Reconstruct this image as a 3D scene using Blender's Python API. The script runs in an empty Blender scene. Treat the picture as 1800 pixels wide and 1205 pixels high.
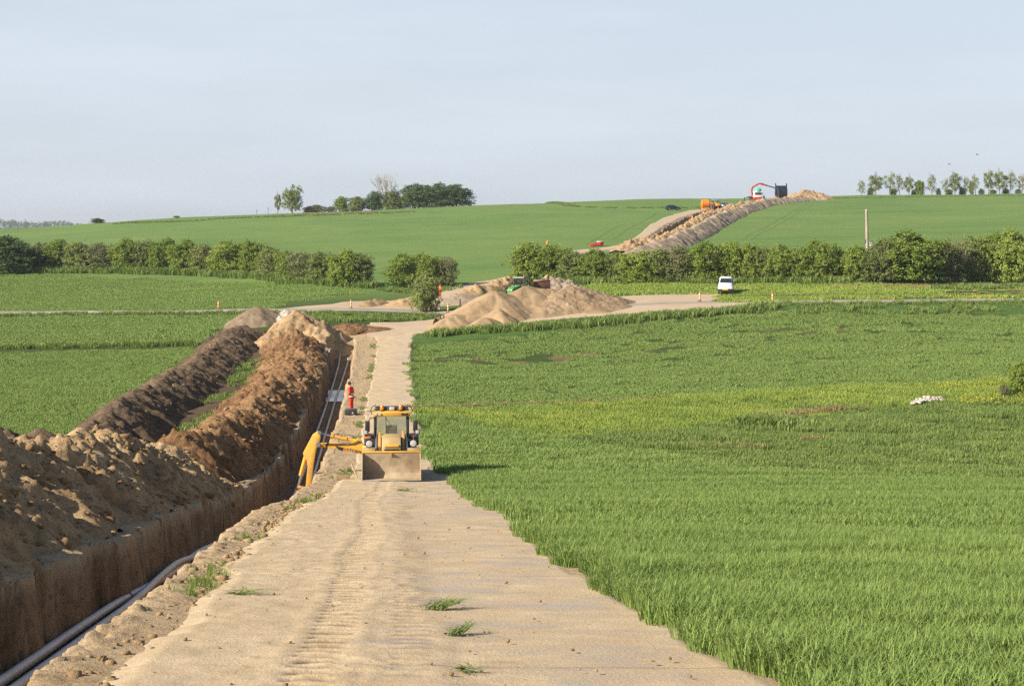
import bpy, bmesh, math, random
import numpy as np
from mathutils import Vector, Matrix, Euler

random.seed(7)
RNG = np.random.default_rng(11)
S = bpy.context.scene
COL = S.collection
EYE = 12.0            # height of the eye above the datum (m)
F, CX, CY = 2800.0, 900.0, 395.0   # focal length and principal point on the 1800 px wide photograph

# ---------------------------------------------------------------- camera, sky, sun, exposure
cd = bpy.data.cameras.new("camera"); cam = bpy.data.objects.new("camera", cd); COL.objects.link(cam)
cd.sensor_fit = 'HORIZONTAL'; cd.sensor_width = 36.0; cd.lens = 36.0 * F / 1800.0
cd.shift_y = -(602.5 - CY) / 1800.0
cd.clip_start = 0.1; cd.clip_end = 20000
cam.location = (0, 0, EYE); cam.rotation_euler = (math.pi / 2, 0, 0)
S.camera = cam
SUN_EL, SUN_X, SUN_Y = math.radians(31), -0.87, -0.49     # towards the sun
sl = bpy.data.lights.new("sun", 'SUN'); sun = bpy.data.objects.new("sun", sl); COL.objects.link(sun)
sl.energy = 5.0; sl.angle = math.radians(0.55); sl.color = (1.0, 0.89, 0.73)
sd = Vector((SUN_X * math.cos(SUN_EL), SUN_Y * math.cos(SUN_EL), math.sin(SUN_EL)))
sun.rotation_euler = sd.to_track_quat('Z', 'Y').to_euler()
W = bpy.data.worlds.new("World"); S.world = W; W.use_nodes = True
wn, wl = W.node_tree.nodes, W.node_tree.links
sky = wn.new('ShaderNodeTexSky'); sky.sky_type = 'NISHITA'; sky.sun_disc = False
sky.sun_elevation = SUN_EL; sky.sun_rotation = math.atan2(SUN_X, SUN_Y)
sky.air_density = 1.0; sky.dust_density = 1.2; sky.ozone_density = 1.5; sky.altitude = 60
tc = wn.new('ShaderNodeTexCoord'); mp = wn.new('ShaderNodeMapping'); mp.inputs['Scale'].default_value = (2.2, 2.2, 14)
nz = wn.new('ShaderNodeTexNoise'); nz.inputs['Scale'].default_value = 1.6; nz.inputs['Detail'].default_value = 5; nz.inputs['Roughness'].default_value = .55
wl.new(tc.outputs['Generated'], mp.inputs['Vector']); wl.new(mp.outputs[0], nz.inputs['Vector'])
rp = wn.new('ShaderNodeMapRange'); rp.inputs[1].default_value = .42; rp.inputs[2].default_value = .75; rp.inputs[3].default_value = .76; rp.inputs[4].default_value = .94
wl.new(nz.outputs[0], rp.inputs[0])
mx = wn.new('ShaderNodeMix'); mx.data_type = 'RGBA'
sxyz = wn.new('ShaderNodeSeparateXYZ'); wl.new(tc.outputs['Generated'], sxyz.inputs[0])
low = wn.new('ShaderNodeMapRange'); low.interpolation_type = 'SMOOTHSTEP'; wl.new(sxyz.outputs[2], low.inputs[0])
low.inputs[1].default_value = .13; low.inputs[2].default_value = .27; low.inputs[3].default_value = 1.0; low.inputs[4].default_value = .05
veil = wn.new('ShaderNodeMath'); veil.operation = 'MULTIPLY'; wl.new(rp.outputs[0], veil.inputs[0]); wl.new(low.outputs[0], veil.inputs[1])
wl.new(veil.outputs[0], mx.inputs[0]); wl.new(sky.outputs[0], mx.inputs[6]); mx.inputs[7].default_value = (8.0, 8.85, 10.0, 1)   # thin veil cloud
bg = wn['Background']; wl.new(mx.outputs[2], bg.inputs[0]); bg.inputs[1].default_value = 0.055
vs = S.view_settings; vs.view_transform = 'Standard'; vs.look = 'None'; vs.exposure = 0.78; vs.gamma = 1.0; vs.use_curve_mapping = False
S.cycles.max_bounces = 5; S.cycles.diffuse_bounces = 3; S.cycles.glossy_bounces = 2; S.cycles.transmission_bounces = 3
S.cycles.volume_bounces = 0; S.cycles.transparent_max_bounces = 6; S.cycles.use_denoising = False; S.cycles.use_adaptive_sampling = False; S.cycles.sample_clamp_indirect = 4

# ---------------------------------------------------------------- tags, noise, materials
def tag(o, label=None, cat=None, group=None, kind=None):
    for k, v in (('label', label), ('category', cat), ('group', group), ('kind', kind)):
        if v: o[k] = v
    return o
def empty(name, loc, label, cat, group=None, rot=(0, 0, 0), scale=1.0):
    o = bpy.data.objects.new(name, None); COL.objects.link(o)
    o.location = loc; o.rotation_euler = rot; o.scale = (scale,) * 3 if not hasattr(scale, '__len__') else scale
    o.empty_display_size = .2
    return tag(o, label, cat, group)
def link(name, me, mat=None, parent=None):
    o = bpy.data.objects.new(name, me); COL.objects.link(o)
    for m in (mat if isinstance(mat, (list, tuple)) else [mat] if mat else []): me.materials.append(m)
    if parent: o.parent = parent
    return o
def copy_tree(o, parent=None):
    c = o.copy(); COL.objects.link(c)
    if parent: c.parent = parent
    for ch in list(o.children): copy_tree(ch, c)
    return c

def _h(ix, iy, s):
    with np.errstate(over='ignore'):
        n = (ix.astype(np.int64) * 374761393 + iy.astype(np.int64) * 668265263 + s * 1442695041) & 0xffffffff
        n = ((n ^ (n >> 13)) * 1274126177) & 0xffffffff
        n = (n ^ (n >> 16)) & 0xffffffff
    return n / 4294967295.0
def vn(x, y, s=0):
    ix, iy = np.floor(x), np.floor(y); fx, fy = x - ix, y - iy
    fx = fx * fx * (3 - 2 * fx); fy = fy * fy * (3 - 2 * fy)
    a, b, c, d = _h(ix, iy, s), _h(ix + 1, iy, s), _h(ix, iy + 1, s), _h(ix + 1, iy + 1, s)
    return (a * (1 - fx) + b * fx) * (1 - fy) + (c * (1 - fx) + d * fx) * fy
def fbm(x, y, o=4, s=0, g=.5):
    r, a, t = 0, 1.0, 0
    for k in range(o):
        r = r + a * (vn(x * 2 ** k + 17.3 * k, y * 2 ** k - 9.1 * k, s + k) - .5); t += a; a *= g
    return r / t * 2
def cells(x, y, s=0):
    """nearest of jittered lattice points: distance and a random number per cell"""
    ix, iy = np.floor(x), np.floor(y); best = np.full(np.shape(x), 9.0); idr = np.zeros(np.shape(x))
    for i in (-1, 0, 1):
        for j in (-1, 0, 1):
            cx, cy = ix + i, iy + j; px, py = cx + _h(cx, cy, s), cy + _h(cx, cy, s + 50)
            d = np.hypot(px - x, py - y); k = d < best
            best = np.where(k, d, best); idr = np.where(k, _h(cx, cy, s + 99), idr)
    return best, idr
def clods(x, y, sc, s=0):
    """broken lumps: flat-sided domes of random height and tilt"""
    wx, wy = x / sc + fbm(x / sc, y / sc, 2, s + 7) * .35, y / sc + fbm(x / sc + 9, y / sc, 2, s + 8) * .35
    f, r = cells(wx, wy, s)
    return np.clip(1 - f * 1.15, 0, 1) ** .6 * (r ** 1.6)
def sst(a, b, x):
    t = np.clip((x - a) / (b - a), 0, 1); return t * t * (3 - 2 * t)

class NT:
    def __init__(s, name):
        s.m = bpy.data.materials.new(name); s.m.use_nodes = True
        s.n, s.l = s.m.node_tree.nodes, s.m.node_tree.links
        s.b = s.n['Principled BSDF']; s.b.inputs['Specular IOR Level'].default_value = .25
    def node(s, t, **k):
        n = s.n.new('ShaderNode' + t)
        for a, v in k.items(): setattr(n, a, v)
        return n
    def put(s, sock, v):
        if hasattr(v, 'is_output'): s.l.new(v, sock)
        elif isinstance(v, (tuple, list)): sock.default_value = tuple(v) + ((1,) if len(v) == 3 and sock.type == 'RGBA' else ())
        else: sock.default_value = v
    def coord(s, kind='Object', scale=(1, 1, 1), rot=(0, 0, 0)):
        src = s.node('NewGeometry').outputs['Position'] if kind == 'Pos' else s.node('TexCoord').outputs[kind]
        m = s.node('Mapping'); s.l.new(src, m.inputs[0]); m.inputs['Scale'].default_value = scale; m.inputs['Rotation'].default_value = rot
        return m.outputs[0]
    def noise(s, vec, scale, detail=4, rough=.55, dist=0):
        n = s.node('TexNoise'); s.l.new(vec, n.inputs['Vector']); n.inputs['Scale'].default_value = scale
        n.inputs['Detail'].default_value = detail; n.inputs['Roughness'].default_value = rough; n.inputs['Distortion'].default_value = dist
        return n.outputs[0]
    def ramp(s, fac, stops):
        r = s.node('ValToRGB'); s.put(r.inputs[0], fac); e = r.color_ramp.elements
        while len(e) < len(stops): e.new(.5)
        for k, (p, c) in enumerate(stops):
            e[k].position = p; e[k].color = (tuple(c) if hasattr(c, '__len__') else (c, c, c)) + (1,)
        return r.outputs[0]
    def mix(s, f, a, b, mode='MIX'):
        m = s.node('Mix', data_type='RGBA', blend_type=mode); s.put(m.inputs[0], f); s.put(m.inputs[6], a); s.put(m.inputs[7], b)
        return m.outputs[2]
    def math(s, op, a, b=0.0, c=None):
        m = s.node('Math', operation=op); s.put(m.inputs[0], a); s.put(m.inputs[1], b)
        if c is not None: s.put(m.inputs[2], c)
        return m.outputs[0]
    def attr(s, name):
        return s.node('Attribute', attribute_name=name)
    def bump(s, h, strength=.5, dist=.05, normal=None):
        b = s.node('Bump'); s.put(b.inputs['Height'], h); b.inputs['Strength'].default_value = strength; b.inputs['Distance'].default_value = dist
        if normal is not None: s.l.new(normal, b.inputs['Normal'])
        return b.outputs[0]
    def out(s, col=None, rough=.9, metal=0, normal=None, spec=None):
        if col is not None: s.put(s.b.inputs['Base Color'], col)
        s.put(s.b.inputs['Roughness'], rough); s.b.inputs['Metallic'].default_value = metal
        if normal is not None: s.l.new(normal, s.b.inputs['Normal'])
        if spec is not None: s.b.inputs['Specular IOR Level'].default_value = spec
        return s.m
def plain(name, c, rough=.6, metal=0, spec=.4, var=.25, scale=3.0, dirt=None, dirt_amt=.5, bump=0):
    t = NT(name); v = t.coord('Object')
    n = t.noise(v, scale, 5)
    col = t.ramp(n, [(.3, tuple(x * (1 - var) for x in c)), (.7, tuple(min(1, x * (1 + var * .5)) for x in c))])
    if dirt:
        g = t.noise(v, scale * 1.7, 6, .65)
        col = t.mix(t.ramp(g, [(.62 - .3 * dirt_amt, 0.0), (.75 - .1 * dirt_amt, dirt_amt)]), col, dirt)
    return t.out(col, rough, metal, t.bump(t.noise(v, scale * 12, 3), bump, .01) if bump else None, spec)

# ---------------------------------------------------------------- mesh helpers
def np_mesh(name, co, faces, attrs=None, uv=None, smooth=False):
    """co (n,3); faces: (m,k) int array or list of such arrays; attrs {name: (n,4)}"""
    me = bpy.data.meshes.new(name); co = np.ascontiguousarray(co, dtype=np.float32)
    fl = faces if isinstance(faces, list) else [faces]
    fl = [np.asarray(f, dtype=np.int32) for f in fl if len(f)]
    me.vertices.add(len(co)); me.vertices.foreach_set('co', co.ravel())
    if fl:
        loops = np.concatenate([f.ravel() for f in fl]); cnt = np.concatenate([np.full(len(f), f.shape[1], np.int32) for f in fl])
        me.loops.add(len(loops)); me.loops.foreach_set('vertex_index', loops)
        me.polygons.add(len(cnt)); st = np.zeros(len(cnt), np.int32); st[1:] = np.cumsum(cnt)[:-1]
        me.polygons.foreach_set('loop_start', st); me.polygons.foreach_set('loop_total', cnt)
        if smooth: me.polygons.foreach_set('use_smooth', np.ones(len(cnt), bool))
    for k, a in (attrs or {}).items():
        a = np.asarray(a, np.float32)
        if a.ndim == 1:
            at = me.attributes.new(k, 'FLOAT', 'POINT'); at.data.foreach_set('value', a)
        elif a.shape[1] == 3:
            at = me.attributes.new(k, 'FLOAT_VECTOR', 'POINT'); at.data.foreach_set('vector', a.ravel())
        else:
            at = me.attributes.new(k, 'FLOAT_COLOR', 'POINT'); at.data.foreach_set('color', a.ravel())
    me.update(calc_edges=True); me.validate()
    return me
def grid_faces(nr, nc):
    i = np.arange(nr * nc).reshape(nr, nc)
    return np.stack([i[:-1, :-1], i[:-1, 1:], i[1:, 1:], i[1:, :-1]], -1).reshape(-1, 4)

class MB:
    def __init__(s): s.v, s.f = [], []
    def add(s, vs, fs):
        k = len(s.v); s.v += [tuple(p) for p in vs]; s.f += [tuple(i + k for i in f) for f in fs]; return s
    def box(s, c, d, rot=(0, 0, 0), top=1.0, topy=None):
        R = Euler(rot).to_matrix(); c = Vector(c); vs = []
        topy = top if topy is None else topy
        for z in (-.5, .5):
            t, u = (top, topy) if z > 0 else (1, 1)
            for x, y in ((-.5, -.5), (.5, -.5), (.5, .5), (-.5, .5)):
                vs.append(c + R @ Vector((x * d[0] * t, y * d[1] * u, z * d[2])))
        return s.add(vs, [(3, 2, 1, 0), (4, 5, 6, 7), (0, 1, 5, 4), (1, 2, 6, 5), (2, 3, 7, 6), (3, 0, 4, 7)])
    def frame(s, a, b):
        a, b = Vector(a), Vector(b); d = (b - a).normalized()
        u = d.cross(Vector((0, 0, 1)) if abs(d.z) < .95 else Vector((1, 0, 0))).normalized(); return a, b, d, u, u.cross(d)
    def bar(s, a, b, w, h, w2=None, h2=None):
        a, b, d, u, v = s.frame(a, b); w2 = w if w2 is None else w2; h2 = h if h2 is None else h2; vs = []
        for p, ww, hh in ((a, w, h), (b, w2, h2)):
            for x, y in ((-.5, -.5), (.5, -.5), (.5, .5), (-.5, .5)): vs.append(p + u * x * ww + v * y * hh)
        return s.add(vs, [(3, 2, 1, 0), (4, 5, 6, 7), (0, 1, 5, 4), (1, 2, 6, 5), (2, 3, 7, 6), (3, 0, 4, 7)])
    def cyl(s, a, b, r, r2=None, n=14):
        return s.tube([a, b], [r, r if r2 is None else r2], n)
    def tube(s, pts, r, n=8, cap=True):
        pts = [Vector(p) for p in pts]; r = r if hasattr(r, '__len__') else [r] * len(pts); k0 = len(s.v); u = None
        for i, p in enumerate(pts):
            d = (pts[min(i + 1, len(pts) - 1)] - pts[max(i - 1, 0)]).normalized()
            if u is None: u = d.cross(Vector((0, 0, 1)) if abs(d.z) < .9 else Vector((1, 0, 0))).normalized()
            else: u = (u - d * u.dot(d)).normalized()
            v = d.cross(u)
            s.v += [tuple(p + (u * math.cos(2 * math.pi * j / n) + v * math.sin(2 * math.pi * j / n)) * r[i]) for j in range(n)]
        for i in range(len(pts) - 1):
            for j in range(n):
                a, b = k0 + i * n + j, k0 + i * n + (j + 1) % n
                s.f.append((a, b, b + n, a + n))
        if cap:
            s.f.append(tuple(k0 + j for j in reversed(range(n)))); s.f.append(tuple(k0 + (len(pts) - 1) * n + j for j in range(n)))
        return s
    def prism(s, poly, ax, a, b):
        def P(p, t): return {'x': (t, p[0], p[1]), 'y': (p[0], t, p[1]), 'z': (p[0], p[1], t)}[ax]
        n = len(poly); vs = [P(p, a) for p in poly] + [P(p, b) for p in poly]
        return s.add(vs, [tuple(reversed(range(n))), tuple(range(n, 2 * n))] + [(i, (i + 1) % n, n + (i + 1) % n, n + i) for i in range(n)])
    def lathe(s, prof, o, d, n=24):
        """prof [(r, h)] about the axis d through o"""
        o, d = Vector(o), Vector(d).normalized(); u = d.cross(Vector((0, 0, 1)) if abs(d.z) < .9 else Vector((1, 0, 0))).normalized(); v = d.cross(u); k0 = len(s.v)
        for r, h in prof:
            s.v += [tuple(o + d * h + (u * math.cos(2 * math.pi * j / n) + v * math.sin(2 * math.pi * j / n)) * r) for j in range(n)]
        for i in range(len(prof) - 1):
            for j in range(n):
                a, b = k0 + i * n + j, k0 + i * n + (j + 1) % n
                s.f.append((a, b, b + n, a + n))
        s.f.append(tuple(k0 + j for j in reversed(range(n)))); s.f.append(tuple(k0 + (len(prof) - 1) * n + j for j in range(n)))
        return s
    def wheel(s, c, r, w, lugs=0, ax=(1, 0, 0)):
        s.lathe([(r * .55, -w / 2 * .9), (r * .86, -w / 2), (r * .97, -w / 2 * .86), (r, -w / 2 * .5), (r, w / 2 * .5), (r * .97, w / 2 * .86), (r * .86, w / 2), (r * .55, w / 2 * .9)], c, ax, 28)
        c, ax = Vector(c), Vector(ax)
        for k in range(lugs):
            for sg in (-1, 1):
                a = 2 * math.pi * (k + (.5 if sg > 0 else 0)) / lugs
                u = ax.cross(Vector((0, 0, 1))).normalized(); v = u.cross(ax)
                p = lambda t, x: c + (u * math.cos(t) + v * math.sin(t)) * (r + .015) + ax * x
                s.bar(p(a, sg * w * .48), p(a + .16, sg * w * .02), .07, .07)
        return s
    def build(s, name, mat=None, parent=None, bevel=0.0, smooth=.7, loc=None, rot=None):
        me = bpy.data.meshes.new(name); me.from_pydata([tuple(p) for p in s.v], [], s.f)
        bm = bmesh.new(); bm.from_mesh(me)
        bmesh.ops.recalc_face_normals(bm, faces=bm.faces)
        if bevel:
            es = [e for e in bm.edges if len(e.link_faces) == 2 and e.calc_face_angle(0) > .5]
            bmesh.ops.bevel(bm, geom=es, offset=bevel, segments=2, affect='EDGES', profile=.5, clamp_overlap=True)
        bm.to_mesh(me); bm.free()
        if smooth:
            me.polygons.foreach_set('use_smooth', np.ones(len(me.polygons), bool)); me.set_sharp_from_angle(angle=smooth)
        o = link(name, me, mat, parent)
        if loc: o.location = loc
        if rot: o.rotation_euler = rot
        return o
# ================================================================ TERRAIN
def pchip(x, y, xi):
    x, y = np.asarray(x, float), np.asarray(y, float); h = np.diff(x); dl = np.diff(y) / h; m = np.zeros_like(y)
    for i in range(1, len(x) - 1):
        if dl[i - 1] * dl[i] > 0:
            w1, w2 = 2 * h[i] + h[i - 1], h[i] + 2 * h[i - 1]; m[i] = (w1 + w2) / (w1 / dl[i - 1] + w2 / dl[i])
    m[0], m[-1] = dl[0], dl[-1]
    k = np.clip(np.searchsorted(x, xi) - 1, 0, len(x) - 2); t = (np.clip(xi, x[0], x[-1]) - x[k]) / h[k]
    return y[k] * (1 + 2 * t) * (1 - t) ** 2 + h[k] * m[k] * t * (1 - t) ** 2 + y[k + 1] * t * t * (3 - 2 * t) + h[k] * m[k + 1] * t * t * (t - 1)
NEAR = [(1, -2.35), (6, -3.0), (14, -4.05), (26, -5.6), (42, -7.6)]
# height of the land (relative to the eye) along lines of sight, by distance
PROF = {
 -600: [(60, -9.7), (75, -11.2), (85, -11.9), (100, -12.3), (130, -12.5), (165, -12.2), (185, -12), (205, -11.5), (260, -8), (300, -7), (400, -5), (550, -2.6)],
 0: [(60, -9.9), (65, -10.5), (75, -11.6), (85, -12.2), (100, -12.5), (130, -12.5), (153, -12.2), (165, -12), (185, -11.7), (205, -11.3), (235, -9.2), (260, -7.7), (300, -6.5), (400, -4.3), (550, -1.4)],
 300: [(60, -10), (65, -10.55), (75, -11.5), (85, -11.9), (100, -12.2), (130, -12.2), (153, -11.8), (165, -11.5), (185, -11.05), (196, -10.65), (240, -8.2), (300, -5.6), (400, -2.1), (540, 2.3)],
 600: [(60, -10.05), (65, -10.56), (75, -11.3), (85, -11.6), (100, -11.8), (115, -11.9), (130, -11.75), (153, -11.2), (165, -10.5), (185, -9.8), (215, -8.3), (300, -5), (400, -.4), (530, 4.5)],
 750: [(60, -10.05), (65, -10.56), (75, -11.25), (85, -11.5), (100, -11.75), (115, -11.95), (130, -11.8), (153, -11.1), (165, -10.3), (183, -9.9), (200, -9), (215, -8), (300, -4.3), (400, .3), (525, 5.5)],
 900: [(60, -10.05), (65, -10.6), (75, -11.3), (85, -11.7), (100, -12), (115, -12.1), (130, -12), (150, -11), (160, -10.2), (170, -9.5), (185, -9), (200, -8.2), (215, -7.4), (300, -3.6), (400, 1), (520, 6.5)],
 1200: [(60, -10), (65, -10.5), (75, -11.1), (85, -11.7), (100, -12), (115, -11.8), (130, -11.4), (150, -10.2), (158, -9.1), (165, -8.5), (180, -7.9), (200, -7.2), (250, -5.1), (300, -2.8), (400, 1.9), (455, 4.4), (530, 8.5)],
 1500: [(60, -9.95), (66, -10.55), (75, -11.5), (85, -11.8), (100, -11.9), (112, -11.5), (130, -11), (150, -9.6), (165, -8), (180, -7.5), (195, -7.1), (250, -4.8), (300, -2.2), (400, 2.5), (500, 7.2), (560, 10)],
 1800: [(62, -10.2), (70, -11.2), (85, -11.9), (100, -11.7), (115, -11.2), (130, -10.8), (150, -9.6), (165, -8.4), (175, -8), (200, -7.5), (250, -4.2), (300, -1.4), (400, 3.2), (500, 8), (560, 11)],
 2400: [(62, -10.2), (70, -11.2), (85, -11.9), (100, -11.5), (115, -11), (130, -10.5), (150, -9.3), (165, -8.2), (175, -7.7), (200, -7), (250, -3.6), (300, -.8), (400, 4), (500, 9), (560, 12)],
}
_LX = np.linspace(math.log(1), math.log(7000), 700); _PX = np.linspace(-600, 2400, 301)
_cols = sorted(PROF)
_tab = []
for c in _cols:
    p = NEAR + PROF[c]; zr = p[-1][1]; dr = p[-1][0]
    p = p + [(dr * 1.12, zr - .3), (900, min(zr - 8, -9)), (1500, -18), (3000, -9), (7000, -8)]
    _tab.append(pchip([math.log(q[0]) for q in p], [q[1] for q in p], _LX))
_tab = np.array(_tab)
_TAB = np.array([pchip(_cols, _tab[:, k], _PX) for k in range(len(_LX))])      # (d, px)
def zbase(x, d):
    """height relative to the eye"""
    x, d = np.asarray(x, float), np.asarray(d, float); dd = np.clip(d, 1, 6900)
    px = np.clip(CX + F * x / np.maximum(dd, 10), -599, 2399)
    a = np.clip((np.log(dd) - _LX[0]) / (_LX[1] - _LX[0]), 0, len(_LX) - 1.001); b = (px - _PX[0]) / (_PX[1] - _PX[0])
    i, j = a.astype(int), b.astype(int); u, v = a - i, b - j
    z = (_TAB[i, j] * (1 - v) + _TAB[i, j + 1] * v) * (1 - u) + (_TAB[i + 1, j] * (1 - v) + _TAB[i + 1, j + 1] * v) * u
    amp = sst(20, 90, d) * .10 + sst(90, 400, d) * .22
    return z + fbm(x / 9, d / 9, 2, 3) * amp * .6 + fbm(x / 31, d / 31, 2, 5) * amp
def G(x, d): return zbase(x, d) + EYE
def at(px, py, dmin=8.0, dmax=2500.0):
    """first point of the land seen at a photo pixel, searched outward from dmin"""
    d = np.exp(np.linspace(math.log(dmin), math.log(dmax), 6000)); x = (px - CX) / F * d; ray = -(py - CY) / F * d
    hit = np.nonzero(zbase(x, d) >= ray)[0]
    k = hit[0] if len(hit) else len(d) - 1
    return Vector((x[k], d[k], float(zbase(x[k], d[k])) + EYE))
def sp(px, d, dz=0.0):
    x = (px - CX) / F * d; return Vector((x, d, float(G(x, d)) + dz))
def itp(tbl): 
    a = np.array(tbl, float); return lambda d: np.interp(d, a[:, 0], a[:, 1])
lipR = itp([(-20, -2.0), (0, -3.1), (14, -4.3), (26, -5.4), (42, -6.75), (60, -8.0), (72, -8.65), (85, -9.6), (100, -10.8), (130, -13.1), (153, -15.0), (170, -16.2), (7000, -19)])
roadR = itp([(-20, 5.2), (0, 3.6), (14, 2.27), (23, 1.2), (37, 0), (64, -2.3), (70, -2.75), (70.3, -3.6), (85, -4.86), (100, -6.2), (109, -6.9), (130, -8.5), (153, -9.95), (160, -9.6), (168, -8.6)])
roadL = itp([(-20, -1.0), (0, -2.2), (14, -3.4), (26, -4.5), (42, -5.85), (60, -6.75), (68, -7.2), (69, -7.0), (85, -8.0), (109, -9.9), (130, -11.2), (153, -12.95), (160, -13.8), (168, -15.0)])
TRW = 2.3
def tdepth(d): return (1.25 + .35 * sst(48, 66, d)) * sst(-30, -24, d) * (1 - sst(146, 157, d))
def wig(d, s): return fbm(d / .55, d * 0 + s, 4, s, .6) * .13 + fbm(d / 6, d * 0 + s, 2, s + 3) * .2
def trench_off(x, d):
    c = lipR(d) - TRW / 2
    o = x - c
    wl = TRW / 2 + wig(d, 4) * 1.3 + fbm(d / 2.4, d * 0 + 4, 2, 44) * .30 + sst(.1, .5, fbm(d / 1.1, d * 0, 2, 46)) * .22; wr = TRW / 2 + wig(d, 9)
    bl = wl - .16; br = wr - .16
    left = 1 - sst(-wl, -bl, o); right = sst(br, wr, o)
    inside = 1 - np.maximum(left, right)
    return inside * tdepth(d)
# --- ground sheet
rows = [-60, -40, -25, -12, -4]
d = 1.5
while d < 6500:
    rows.append(d); d += max(.085, d * .0045) if d < 75 else d * .0075 if d < 700 else d * .03
rows = np.array(rows)
inner = np.concatenate([np.linspace(-2.6, -1.5, 8)[:-1], np.linspace(-1.5, -.8, 16)[:-1], np.linspace(-.8, .8, 12)[:-1], np.linspace(.8, 1.5, 16)[:-1], np.linspace(1.5, 5.2, 30)])
nl = 120
t = (np.arange(1, nl + 1) / nl)
Dg = rows[:, None]; Wd = np.abs(Dg) * .58 + 38
offL = -2.6 - (Wd - 2.6) * (t[None, :] ** 2.1 * .85 + t[None, :] * .15); offR = 5.2 + (Wd - 5.2) * (t[None, :] ** 2.1 * .85 + t[None, :] * .15)
OFF = np.concatenate([offL[:, ::-1], np.repeat(inner[None, :], len(rows), 0), offR], 1)
Xg = OFF + (lipR(Dg) - TRW / 2); Yg = np.repeat(Dg, OFF.shape[1], 1)
cut = trench_off(Xg, Yg)
Zg = G(Xg, Yg) - cut
wl_ = np.clip(cut / np.maximum(tdepth(Yg), .01), 0, 1); Zg = Zg - (wl_ > .03) * (1 - wl_) * wl_ * 4 * (fbm(Yg / .16, Yg * 0, 3, 15) * .10 + fbm(Yg / .5, Xg / .4, 3, 16) * .12)
inw = (wl_ > .02) * (wl_ < .995); saw = np.abs((Yg / .23 + fbm(Yg / 1.5, Zg * 0, 2, 13)) % 1 - .5) * 2
Xg = Xg - inw * np.sign(Xg - (lipR(Yg) - TRW / 2)) * ((saw - .5) * .05 + fbm(Yg / .6, Zg / .7, 4, 12, .6) * .12)
lipz = np.exp(-((Xg - (lipR(Yg) - TRW) + .25) / .35) ** 2) + np.exp(-((Xg - lipR(Yg) - .2) / .3) ** 2); Zg = Zg + lipz * (wl_ < .5) * (np.abs(fbm(Xg / .35, Yg / .35, 4, 17)) * .07 + clods(Xg, Yg, .24, 18) * .09) * (tdepth(Yg) > .2)
soilw = sst(-4.2, -3.4, Xg - (lipR(Yg) - TRW)) * (1 - sst(.0, .35, Xg - roadR(Yg) + fbm(Xg * 0, Yg / 1.5, 3, 8) * .15)) * (1 - sst(160, 163, Yg))
berm = sst(0, .5, Xg - lipR(Yg)) * (1 - sst(-.4, .0, Xg - roadL(Yg))) * soilw
Zg += berm * (fbm(Xg / .5, Yg / .5, 4, 21) * .035 + fbm(Xg / 1.6, Yg / 1.6, 2, 22) * .04 + clods(Xg, Yg, .28, 23) * .035)
CROP1 = itp([(-400, 60), (700, 96), (800, 97), (870, 92), (1000, 85), (1200, 75), (1500, 68), (1800, 64.5), (2400, 61)])
EDGE2 = itp([(-400, 100), (750, 101), (900, 104), (1200, 110), (1500, 112.5), (1800, 115), (2400, 117)])
VERGE = itp([(700, 151), (770, 152), (1000, 155), (1230, 157.5), (1350, 160), (1800, 158), (2400, 158)])
PXg = CX + F * Xg / np.maximum(Yg, 10)
right = Xg > roadR(Yg)
meadow = right * sst(-2, 1, Yg - CROP1(PXg)) * (1 - sst(-1.2, .3, Yg - EDGE2(PXg)))
meadow = np.maximum(meadow, right * sst(-.5, 1, Yg - VERGE(PXg)) * (1 - sst(195, 215, Yg)))
yel = right * sst(0, 12, Yg - CROP1(PXg) - 8 + fbm(Xg / 8, Yg / 8, 2, 31) * 8) * (1 - sst(-1.2, .3, Yg - EDGE2(PXg)))
brown = right * np.exp(-((Yg - (138 + (PXg - 900) * .008)) / 4.5) ** 2) * np.clip(1.2 - np.abs(PXg - 960) / 330, 0, 1) + right * np.exp(-((Yg - (147 + (PXg - 1300) * .004)) / 4) ** 2) * np.clip(1 - np.abs(PXg - 1350) / 400, 0, 1) * .8
brown = np.clip(brown * (.62 + fbm(Xg / 2.2, Yg / 2.2, 3, 41)), 0, 1)
soilw = soilw
gap = sst(-11.5, -10.5, Xg - (lipR(Yg) - TRW)) * (1 - sst(-4.6, -3.6, Xg - (lipR(Yg) - TRW))) * sst(74, 78, Yg) * (1 - sst(160, 164, Yg)); soilw = np.maximum(soilw, gap)
zone = np.stack([np.clip(soilw, 0, 1), meadow, np.clip(brown, 0, 1), np.ones_like(Xg)], -1)
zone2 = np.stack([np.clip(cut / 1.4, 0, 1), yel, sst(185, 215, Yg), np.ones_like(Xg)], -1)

t = NT('ground'); P = t.coord('Pos'); zn = t.node('SeparateColor'); t.l.new(t.attr('zone').outputs['Color'], zn.inputs[0])
z2 = t.node('SeparateColor'); t.l.new(t.attr('zone2').outputs['Color'], z2.inputs[0])
big = t.noise(P, .035, 4); med = t.noise(P, .6, 5, .6); fin = t.noise(P, 9, 4, .6)
streak = t.noise(t.coord('Pos', (.035, .45, .1), (0, 0, -.09)), 1.0, 5, .62)
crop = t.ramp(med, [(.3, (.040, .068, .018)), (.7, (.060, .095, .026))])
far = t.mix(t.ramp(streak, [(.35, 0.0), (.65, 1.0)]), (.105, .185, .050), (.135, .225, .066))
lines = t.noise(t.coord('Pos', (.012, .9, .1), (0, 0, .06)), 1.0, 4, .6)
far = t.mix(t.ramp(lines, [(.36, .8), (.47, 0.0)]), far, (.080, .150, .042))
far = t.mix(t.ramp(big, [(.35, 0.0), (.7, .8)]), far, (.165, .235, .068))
crop = t.mix(z2.outputs[2], crop, far)
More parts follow.
